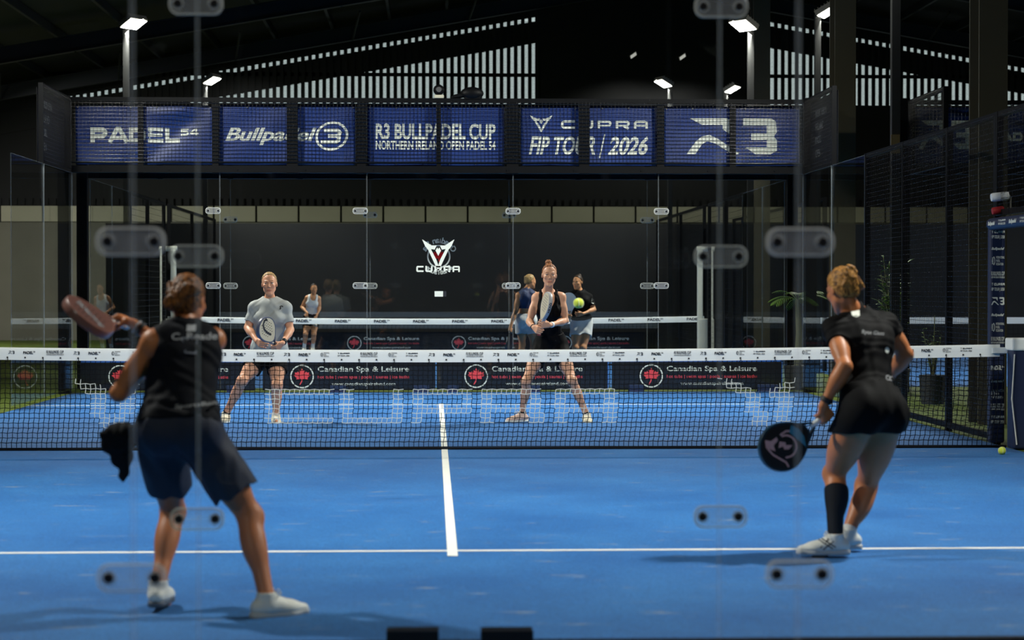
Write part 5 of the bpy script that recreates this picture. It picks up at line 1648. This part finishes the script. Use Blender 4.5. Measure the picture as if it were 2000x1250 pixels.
def updo(P, knot, n, r, low, spread, seed):
    """Strands swept up from nape and temples into a loose knot."""
    g_ = np.random.default_rng(seed); ex = []
    K = np.array(knot)
    for i in range(n):
        t = (i + .5) / n; a = math.pi * (t * 1.5 + .25 - .5)
        b = np.array([.079 * math.sin(a * 1.0), -.02 - .082 * math.cos(a * .62), low + .03 * math.cos(a * 2) + .05 * abs(math.sin(a))])
        m = (b + K) / 2 * np.array([1.10, 1.12, 1.05]); k2 = K + np.array([.022 * math.sin(i * 2.4), .015 * math.cos(i * 1.9), .018 * math.cos(i * 2.4)])
        ex.append(('+', Cap(P.hp(*b), P.hp(*m), r * P.q * (.8 + .4 * g_.random()), r * P.q), .007, 0)); ex.append(('+', Cap(P.hp(*m), P.hp(*k2), r * P.q, r * .8 * P.q), .007, 0))
    for i in range(7):
        a = i * 2.4; c = K + np.array([spread * math.cos(a), -.012 + .010 * math.sin(i * 3), spread * math.sin(a)]); d = K + np.array([spread * math.cos(a + 1.5), -.022, spread * math.sin(a + 1.5)])
        ex.append(('+', Cap(P.hp(*c), P.hp(*d), r * 1.05 * P.q, r * .9 * P.q), .006, 0))
    return ex


# ---- near left player (seen from behind, backhand preparation)
TAN = srgb(192, 118, 70); PALE = srgb(224, 166, 130); FAIR = srgb(226, 164, 128); MIDT = srgb(212, 150, 104)
J = JJ(head=(367, 587, -8.76), neck=(356, 646, -8.82), chest=(357, 722, -8.86), pelvis=(350, 830, -8.97),
       shL=(300, 668, -8.90), shR=(416, 664, -8.76), elL=(232, 768, -8.86), wrL=(284, 722, -8.66), elR=(345, 695, -8.50), wrR=(262, 645, -8.50),
       hipL=(312, 846, -8.95), hipR=(390, 850, -8.97), knL=(338, 1000, -8.70), knR=(489, 1010, -8.93), anL=(309, 1143, -8.93), anR=(520, 1166, -9.10),
       toeL=(330, 1180, -8.70), toeR=(580, 1200, -9.02))
GA = W(230, 632, -8.46); aA = nrm(np.array([-.37, -.92, .13])); wA = nrm(np.array([.78, -.38, -.74])); nA = np.cross(wA, aA)
hR = held(J, 'R', GA, aA, W(222, 622, -8.40) - W(262, 645, -8.50))
A_ = Person(J, 1.0, nrm(W(430, 600, -8.40) - W(362, 584, -8.76)), (.05, .06, 1), {'R': hR}, .0045)
o = A_.build('woman in navy kit on the near left, seen from behind, racket swung out left', TAN)
g1 = torso_top(A_, 'tank_top', NAVY, .018, .01, 'tank', neck_r=.056, hole=.060, seed=11, flare=.02)
g2 = skirt(A_, 'shorts', NAVY2, .07, .255, .024, False, .012, .005, 13)
A_.garment('cloth_flap', BLACKF, [('+', Cap(W(255, 852, -8.97), W(226, 858, -8.93), .055, .040, (0, 1, 0), .45), .03, 0), ('+', Cap(W(232, 860, -8.93), W(240, 925, -8.93), .072, .014, (0, 1, 0), .45), .03, 0),
                                   ('+', Cap(W(245, 900, -8.93), W(241, 945, -8.93), .020, .004, (0, 1, 0), .6), .02, 0)], .006, lambda P: wave(P, .004, .07, 4), None, 'black cloth flap at her left hip')
A_.hair(HAIR_BR, (-.015, -.112, -.022), .034, .066, updo(A_, (-.015, -.118, -.022), 13, .0125, .02, .024, 9), -.062, None, .001)
for sd in 'LR': A_.shoe(sd, SHOE_W, SOLE_D if sd == 'L' else SHOE_S, LACE)
A_.band('wristband', BAND_M, 'R', .80, .88, .034); A_.band('bracelet', DIM, 'R', .90, .94, .033); A_.band('bracelet', DIM, 'L', .86, .90, .032)
Ob = W(365, 664, -8.95); bk = (0, 1, 0)
print_on(g1, A_.base, Print().text('C. Reade', -.090, -.016, .030, .185, .02), W(374, 657, -9.0), (1, 0, 0), (0, 0, 1), DIM, 'lettering', bk)
print_on(g1, A_.base, Print().rect(-.018, -.014, .018, .014), W(368, 641, -9.0), (1, 0, 0), (0, 0, 1), DIM, 'badge', bk)
print_on(g1, A_.base, Print().stroke([(-.03, .03), (.035, .035), (.03, -.035), (-.012, -.03)], .008, True), W(366, 675, -9.0), (1, 0, 0), (0, 0, 1), M('badge_grey', srgb(84, 90, 104), .6), 'badge', bk)
print_on(g1, A_.base, Print().text('SportsBank', -.09, 0, .022, .19, .012), W(424, 797, -9.1) - np.array([.09, 0, 0]), (1, 0, .08), (0, 0, 1), DIM, 'lettering', bk)
racket('padel_racket', 'reddish brown racket seen nearly edge-on in the near left player\'s hand', GA, aA, nA, (M('copper_frame', srgb(132, 92, 82), .3), M('copper_face', srgb(112, 74, 66), .35), BAND_WHITE),
       [(DIM, lambda: Print().text('BULLPADEL', -.09, -.02, .045, .18, .02))], True, M('hole_dark', srgb(50, 38, 38), .6))

# ---- near right player (three-quarter back view, racket low at her left)
J = JJ(head=(1645, 565, -7.00), neck=(1672, 616, -6.98), chest=(1690, 690, -7.08), pelvis=(1700, 796, -7.22),
       shL=(1630, 645, -7.08), shR=(1730, 634, -6.95), elL=(1650, 716, -7.28), wrL=(1620, 790, -7.22), elR=(1769, 692, -6.95), wrR=(1736, 738, -6.84),
       hipL=(1674, 828, -7.28), hipR=(1728, 832, -7.18), knL=(1629, 926, -7.02), knR=(1692, 948, -6.92), anL=(1632, 1050, -7.28), anR=(1657, 1040, -7.06),
       toeL=(1580, 1094, -7.27), toeR=(1592, 1066, -7.08))
GB = W(1611, 813, -7.20); aB = nrm(W(1528, 874, -7.26) - W(1606, 818, -7.20))
hL = held(J, 'L', GB, aB, np.array([-.25, .1, -.9]))
B_P = Person(J, 1.0, nrm(W(1590, 590, -6.74) - W(1645, 565, -7.0)), (-.12, .1, 1), {'L': hL}, .0045, limb=1.04)
o = B_P.build('woman in black kit with one long black sock on the near right, racket lowered', TAN)
g1 = torso_top(B_P, 'sleeveless_shirt', BLACKF, .013, .05, 'cap', .30, .060, seed=21)
g2 = skirt(B_P, 'skirt', BLACKF, .10, .145, .035, True, .018, .004, 23, .12, (0, 0, 1))
B_P.hair(HAIR_GI, (0, -.080, .060), .040, .070, updo(B_P, (.0, -.088, .066), 15, .0135, -.035, .030, 8), -.060, None, .001)
for sd in 'LR':
    sh, (g, f, u, r) = B_P.shoe(sd, SHOE_W, SHOE_S, LACE)
    if sd == 'L':
        p = Print()
        for q in ([(-.045, -.012), (.03, .035)], [(-.03, -.02), (.045, .03)], [(-.035, .02), (.02, -.025)], [(-.01, .03), (.035, -.015)]): p.stroke(q, .006)
        print_on(sh, B_P.base, p, g + f * .05 - r * .0 + u * .055, f, u, BLACK_PRINT, 'mark', -r if (-r) @ np.array([0, 1, 0]) > 0 else r, .002)
B_P.sock('L', SOCK_B, .24, 1.0, 'long black compression sock', .005); B_P.sock('R', SOCK_W, .90, 1.03)
B_P.band('wristband', BAND_M, 'L', .78, .90, .034)
bk = nrm(np.array([.1, 1, -.1]))
print_on(g1, B_P.base, Print().text('Ryan Glass', -.06, -.012, .028, .125, .012, .25), W(1706, 650, -7.2), (1, 0, -.05), (0, 0, 1), DIM, 'lettering', bk)
print_on(g1, B_P.base, Print().poly([(-.024, .02), (.024, .02), (.02, -.014), (0, -.022), (-.02, -.014)]), W(1676, 600 + 8, -7.2), (1, 0, 0), (0, 0, 1), WHITE_PRINT, 'badge', bk)
print_on(g1, B_P.base, Print().ell(0, 0, .012, .016), W(1735, 683, -7.2), (1, 0, 0), (0, 0, 1), WHITE_PRINT, 'badge', bk)
print_on(g1, B_P.base, Print().ring(-.008, 0, .009, .015).ring(.014, -.004, .008, .014), W(1737, 738, -7.2), (1, 0, 0), (0, 0, 1), DIM, 'badge', bk)


def flying_mark():
    p = Print(); p.ring(.02, -.015, .052, .062, 30, -150, 60); p.poly([(-.05, .075), (-.02, .10), (-.005, .07), (.03, .055), (.02, .04), (-.015, .045), (-.035, .02)])
    p.stroke([(-.045, .075), (-.058, .02), (-.05, -.06), (-.062, -.085)], .010); p.poly([(-.012, .015), (.02, .03), (.035, .0), (.025, -.01), (.045, -.04), (.015, -.035), (.0, -.015), (.01, .0)])
    p.stroke([(.05, .045), (.085, .03), (.10, .01)], .010); return p.rot(-68)


racket('padel_racket', 'black racket with a pink mark and teal throat held low by the near right player', GB + aB * .036, aB, (.12, -1, .05), (M('teal_frame', srgb(20, 48, 62), .3), M('black_face', srgb(14, 14, 16), .35), BAND_WHITE),
       [(M('pink_mark', srgb(222, 166, 160), .5), flying_mark)], False)
rk = [q for q in COL.objects if q.name.startswith('padel_racket')][-1]
TEAL = M('teal_print', srgb(52, 132, 156), .4)
nB = nrm(np.array([.12, -1, .05]) - aB * (np.array([.12, -1, .05]) @ aB)); wB = np.cross(aB, nB)
Print().poly([(-.07, .15), (-.02, .128), (.03, .13), (.07, .155), (.045, .185), (-.02, .165)]).build('teal_panel', TEAL, rk, nB * .0204, wB, aB)

# ---- far left player (pale grey T-shirt)
J = JJ(head=(526, 554, 3.86), neck=(527, 587, 3.92), chest=(527, 622, 3.92), pelvis=(526, 684, 3.95),
       shR=(498, 602, 3.90), shL=(557, 602, 3.90), elR=(484, 640, 3.88), elL=(567, 644, 3.86), wrR=(502, 667, 3.66), wrL=(549, 672, 3.66),
       hipR=(511, 694, 3.95), hipL=(541, 694, 3.95), knR=(473, 744, 3.72), knL=(541, 752, 3.72), anR=(441, 809, 3.90), anL=(539, 812, 3.86), toeR=(436, 824, 3.66), toeL=(541, 826, 3.58))
GC = W(538, 677, 3.58); aC = nrm(W(518, 640, 3.42) - GC)
hL = held(J, 'L', GC, aC, np.array([-.7, -.5, -.1]), k=1.0)
C_P = Person(J, 1.06, (.02, -1, .02), (-.04, .02, 1), {'L': hL, 'R': {'d': W(518, 676, 3.5) - J['wrR'], 'side': np.array([.2, -.3, .8]), 'curl': (30, 45, 30)}}, .0044, girth=1.08, limb=1.0, bust=1.25)
o = C_P.build('woman in a pale grey T-shirt and black shorts beyond the net, far left', FAIR, brow=srgb(120, 84, 56))
g1 = torso_top(C_P, 't_shirt', GREYF, .020, .0, 'tee', .62, .066, seed=31, wr=.0022, lam=.085, flare=.02, sleeve_r=.95)
g2 = skirt(C_P, 'shorts', BLACKF, .08, .17, .022, False, .010, .003, 33)
C_P.hair(HAIR_BL, (0, -.10, .02), .034, .082, None, -.05)
for sd in 'LR': C_P.shoe(sd, SHOE_C, SHOE_W, LACE); C_P.sock(sd, SOCK_B if sd == 'R' else SOCK_W, .90, 1.02)
C_P.band('watch_strap', WATCH, 'L', .82, .94, .036)
print_on(g1, C_P.base, Print().ring(0, 0, .012, .022, 14, 20, 160).poly([(-.02, -.02), (-.012, .012), (.0, .0), (-.006, -.02)]), W(548, 601, 3.7), (1, 0, 0), (0, 0, 1), BLACK_PRINT, 'badge', (0, 1, 0))


def head_mark():
    p = Print(); p.stroke([(.05, .085), (.02, .095), (-.02, .07), (-.035, .02), (-.02, -.04), (.0, -.08), (.01, -.10)], .020); p.poly([(.02, .10), (.055, .10), (.062, .06), (.035, .072)]); return p


CREAM = M('cream_face', srgb(206, 196, 168), .45)
racket('padel_racket', 'cream racket with dark holes held upright before the grey-shirted player', GC, aC, np.array([.72, -.70, .0]), (M('grey_frame', srgb(92, 96, 112), .35), CREAM, BLACK_PRINT), [(BLACK_PRINT, head_mark)], True, M('hole_black', srgb(30, 28, 26), .6))

# ---- far right player (black tank top, racket upright in both hands)
J = JJ(head=(1073, 537, 3.58), neck=(1070, 571, 3.70), chest=(1072, 607, 3.72), pelvis=(1075, 668, 3.86),
       shR=(1048, 582, 3.72), shL=(1096, 581, 3.72), elR=(1034, 628, 3.64), elL=(1104, 627, 3.66), wrR=(1045, 643, 3.46), wrL=(1074, 637, 3.44),
       hipR=(1059, 678, 3.86), hipL=(1092, 678, 3.86), knR=(1028, 745, 3.62), knL=(1117, 743, 3.62), anR=(1020, 808, 3.78), anL=(1146, 811, 3.72), toeR=(996, 824, 3.70), toeL=(1151, 828, 3.46))
GD = W(1056, 640, 3.36); aD = nrm(W(1068, 592, 3.30) - GD)
hR = held(J, 'R', GD - aD * .028, aD, np.array([.45, -.75, -.2])); hL = held(J, 'L', GD + aD * .045, aD, np.array([-.85, -.35, .1]))
D_P = Person(J, 1.02, (.02, -1, -.02), (.04, .02, 1), {'R': hR, 'L': hL}, .0044, girth=.92, limb=.92)
o = D_P.build('woman in a black tank top crouching ready at the far right beyond the net', PALE, brow=srgb(110, 70, 46))
g1 = torso_top(D_P, 'tank_top', BLACKF, .010, .03, 'tank', neck_r=.062, scoop=.135, hole=.100, seed=41, strap=.0145)
g2 = skirt(D_P, 'shorts', BLACKF, .10, .20, .02, False, .014, .004, 43)
D_P.hair(HAIR_RD, (.012, -.045, .128), .034, .082, None, -.05)
for sd in 'LR': D_P.shoe(sd, SHOE_P if sd == 'R' else SHOE_C, SHOE_W, LACE); D_P.sock(sd, SOCK_B, .90, 1.02)
D_P.band('watch_strap', BAND_WHITE, 'L', .80, .90, .030); D_P.band('wristband', BAND_M, 'R', .84, .90, .030)
racket('padel_racket', 'racket seen edge-on, held upright by the player in the black tank top', GD, aD, np.array([-.96, -.22, .0]), (M('pale_frame', srgb(176, 176, 176), .35), CREAM, M('red_grip', srgb(150, 50, 56), .6)),
       None, True, M('hole_blue', srgb(40, 60, 110), .6))
rk = [q for q in COL.objects if q.name.startswith('padel_racket')][-1]
nD = nrm(np.array([-.96, -.22, .0]) - aD * (np.array([-.96, -.22, .0]) @ aD)); wD = np.cross(aD, nD); sgn = 1 if wD @ np.array([0, -1, 0]) > 0 else -1
Print().text('HEAD', -.055, -.012, .024, .11, .02).build('lettering', BLACK_PRINT, rk, aD * .255 + wD * sgn * .1285, aD, -nD * sgn if False else np.cross(aD, wD * sgn) * -1)

# ---- next court: woman in white, woman in navy top, woman in black tee
def small_person(label, J, k, hf, skin, hair, bun, top, bottom, hands=None, vox=.009, girth=1.0, hu=(0, 0, 1), limb=1.0):
    s = Person(J, k, hf, hu, hands, vox, girth=girth, limb=limb); s.build(label, skin, None)
    top(s); bottom(s); s.hair(hair, bun, .032, .078, None, -.05, .007)
    for sd in 'LR': s.shoe(sd, SHOE_W, SHOE_S, LACE)
    return s


YE = 15.6
J = JJ(head=(1036, 549, YE), neck=(1028, 567, YE - .02), chest=(1029, 588, YE - .02), pelvis=(1027, 622, YE),
       shL=(1013, 577, YE - .05), shR=(1045, 576, YE + .05), elL=(1007, 608, YE - .10), wrL=(1000, 633, YE - .12), elR=(1054, 605, YE + .08), wrR=(1052, 625, YE - .02),
       hipL=(1018, 627, YE - .02), hipR=(1037, 627, YE + .02), knL=(1020, 673, YE + .02), knR=(1042, 672, YE + .05), anL=(1018, 717, YE), anR=(1042, 717, YE + .05), toeL=(1024, 726, YE + .18), toeR=(1052, 726, YE + .20))
GE = W(999, 645, YE - .12); aE = nrm(W(992, 690, YE - .1) - GE); hL = held(J, 'L', GE, aE, np.array([-.1, .1, -1.0]))
E_P = small_person('woman in a cropped navy top and white shorts, turned right, next court', J, .98, (.85, .5, -.05), MIDT, HAIR_BL, (0, -.095, .055),
             lambda s: torso_top(s, 'crop_top', BLUEF, .012, -.17, 'tank', neck_r=.058, hole=.060, seed=51), lambda s: skirt(s, 'shorts', WHITEF, .085, .16, .035, False, .014, .002, 53), {'L': hL})
racket('padel_racket', 'racket hanging down from the hand of the woman in the navy top', GE, aE, (.9, -.4, 0), (M('dark_frame', srgb(60, 64, 70), .35), BLACK_PRINT, DIM), None, False)
YG = 15.5
J = JJ(head=(1128, 551, YG), neck=(1131, 568, YG + .02), chest=(1133, 590, YG + .02), pelvis=(1136, 628, YG + .04),
       shR=(1114, 579, YG), shL=(1150, 581, YG + .05), elR=(1112, 605, YG), wrR=(1114, 622, YG - .16), elL=(1160, 605, YG), wrL=(1138, 613, YG - .20),
       hipR=(1127, 634, YG + .02), hipL=(1146, 634, YG + .06), knR=(1124, 680, YG - .1), knL=(1139, 680, YG - .1), anR=(1122, 722, YG), anL=(1144, 722, YG + .03), toeR=(1112, 730, YG - .16), toeL=(1136, 731, YG - .18))
GG = W(1113, 618, YG - .25); aG = nrm(W(1111, 577, YG - .24) - GG); hR = held(J, 'R', GG, aG, np.array([.5, -.7, .0]))
G_P = small_person('woman in a black T-shirt and white shorts on the next court, behind the flying ball', J, 1.0, (-.55, -.85, -.05), MIDT, HAIR_DK, (.0, -.075, .105),
             lambda s: torso_top(s, 't_shirt', BLACKF, .015, -.02, 'tee', .6, .062, seed=61, flare=.02), lambda s: skirt(s, 'shorts', WHITEF, .08, .16, .035, False, .014, .002, 63),
             {'R': hR, 'L': {'d': (-.9, -.3, -.1), 'side': (0, -.2, 1), 'curl': (40, 50, 40)}})
print_on([c for c in G_P.o.children if c.name.startswith('t_shirt')][-1], G_P.base, Print().rect(-.025, -.04, .025, .04), W(1157, 588, YG), (.9, -.3, -.25), (.25, 0, .95), WHITE_PRINT, 'badge', (-.3, 1, 0))
racket('padel_racket', 'pale racket behind the shoulder of the player in the black tank top', GG, aG, (.3, -.9, 0), (M('ice_frame', srgb(160, 176, 190), .35), M('ice_face', srgb(178, 190, 200), .4), DIM), None, False)
YF = 26.6
J = JJ(head=(613, 564, YF), neck=(612, 578, YF + .06), chest=(610, 592, YF + .1), pelvis=(608, 616, YF + .2),
       shR=(600, 582, YF + .08), shL=(622, 583, YF + .08), elR=(590, 600, YF + .15), elL=(624, 601, YF + .1), wrR=(595, 614, YF), wrL=(620, 613, YF - .05),
       hipR=(602, 622, YF + .2), hipL=(615, 622, YF + .2), knR=(597, 652, YF), knL=(613, 652, YF), anR=(594, 680, YF + .15), anL=(611, 680, YF + .15), toeR=(591, 687, YF - .08), toeL=(611, 687, YF - .08))
GF = W(598, 618, YF - .1); aF = nrm(W(608, 628, YF - .25) - GF); hR = held(J, 'R', GF, aF, np.array([.3, -.6, -.7]))
F_P = small_person('woman in a white tank top waiting at the far end of the next court', J, .96, (.25, -.95, -.05), MIDT, HAIR_DK, (0, -.10, .0),
             lambda s: torso_top(s, 'tank_top', WHITEF, .012, -.02, 'tank', neck_r=.060, scoop=.08, hole=.088, seed=71, strap=.018), lambda s: skirt(s, 'shorts', BLACKF, .08, .20, .02, False, .016, .004, 73), {'R': hR}, .010)
for sd in 'LR': F_P.sock(sd, SOCK_W, .62, 1.02)
racket('padel_racket', 'pale racket held low by the woman in the white tank top', GF, aF, (.8, -.5, .3), (M('sand_frame', srgb(150, 146, 130), .35), CREAM, DIM), None, False)
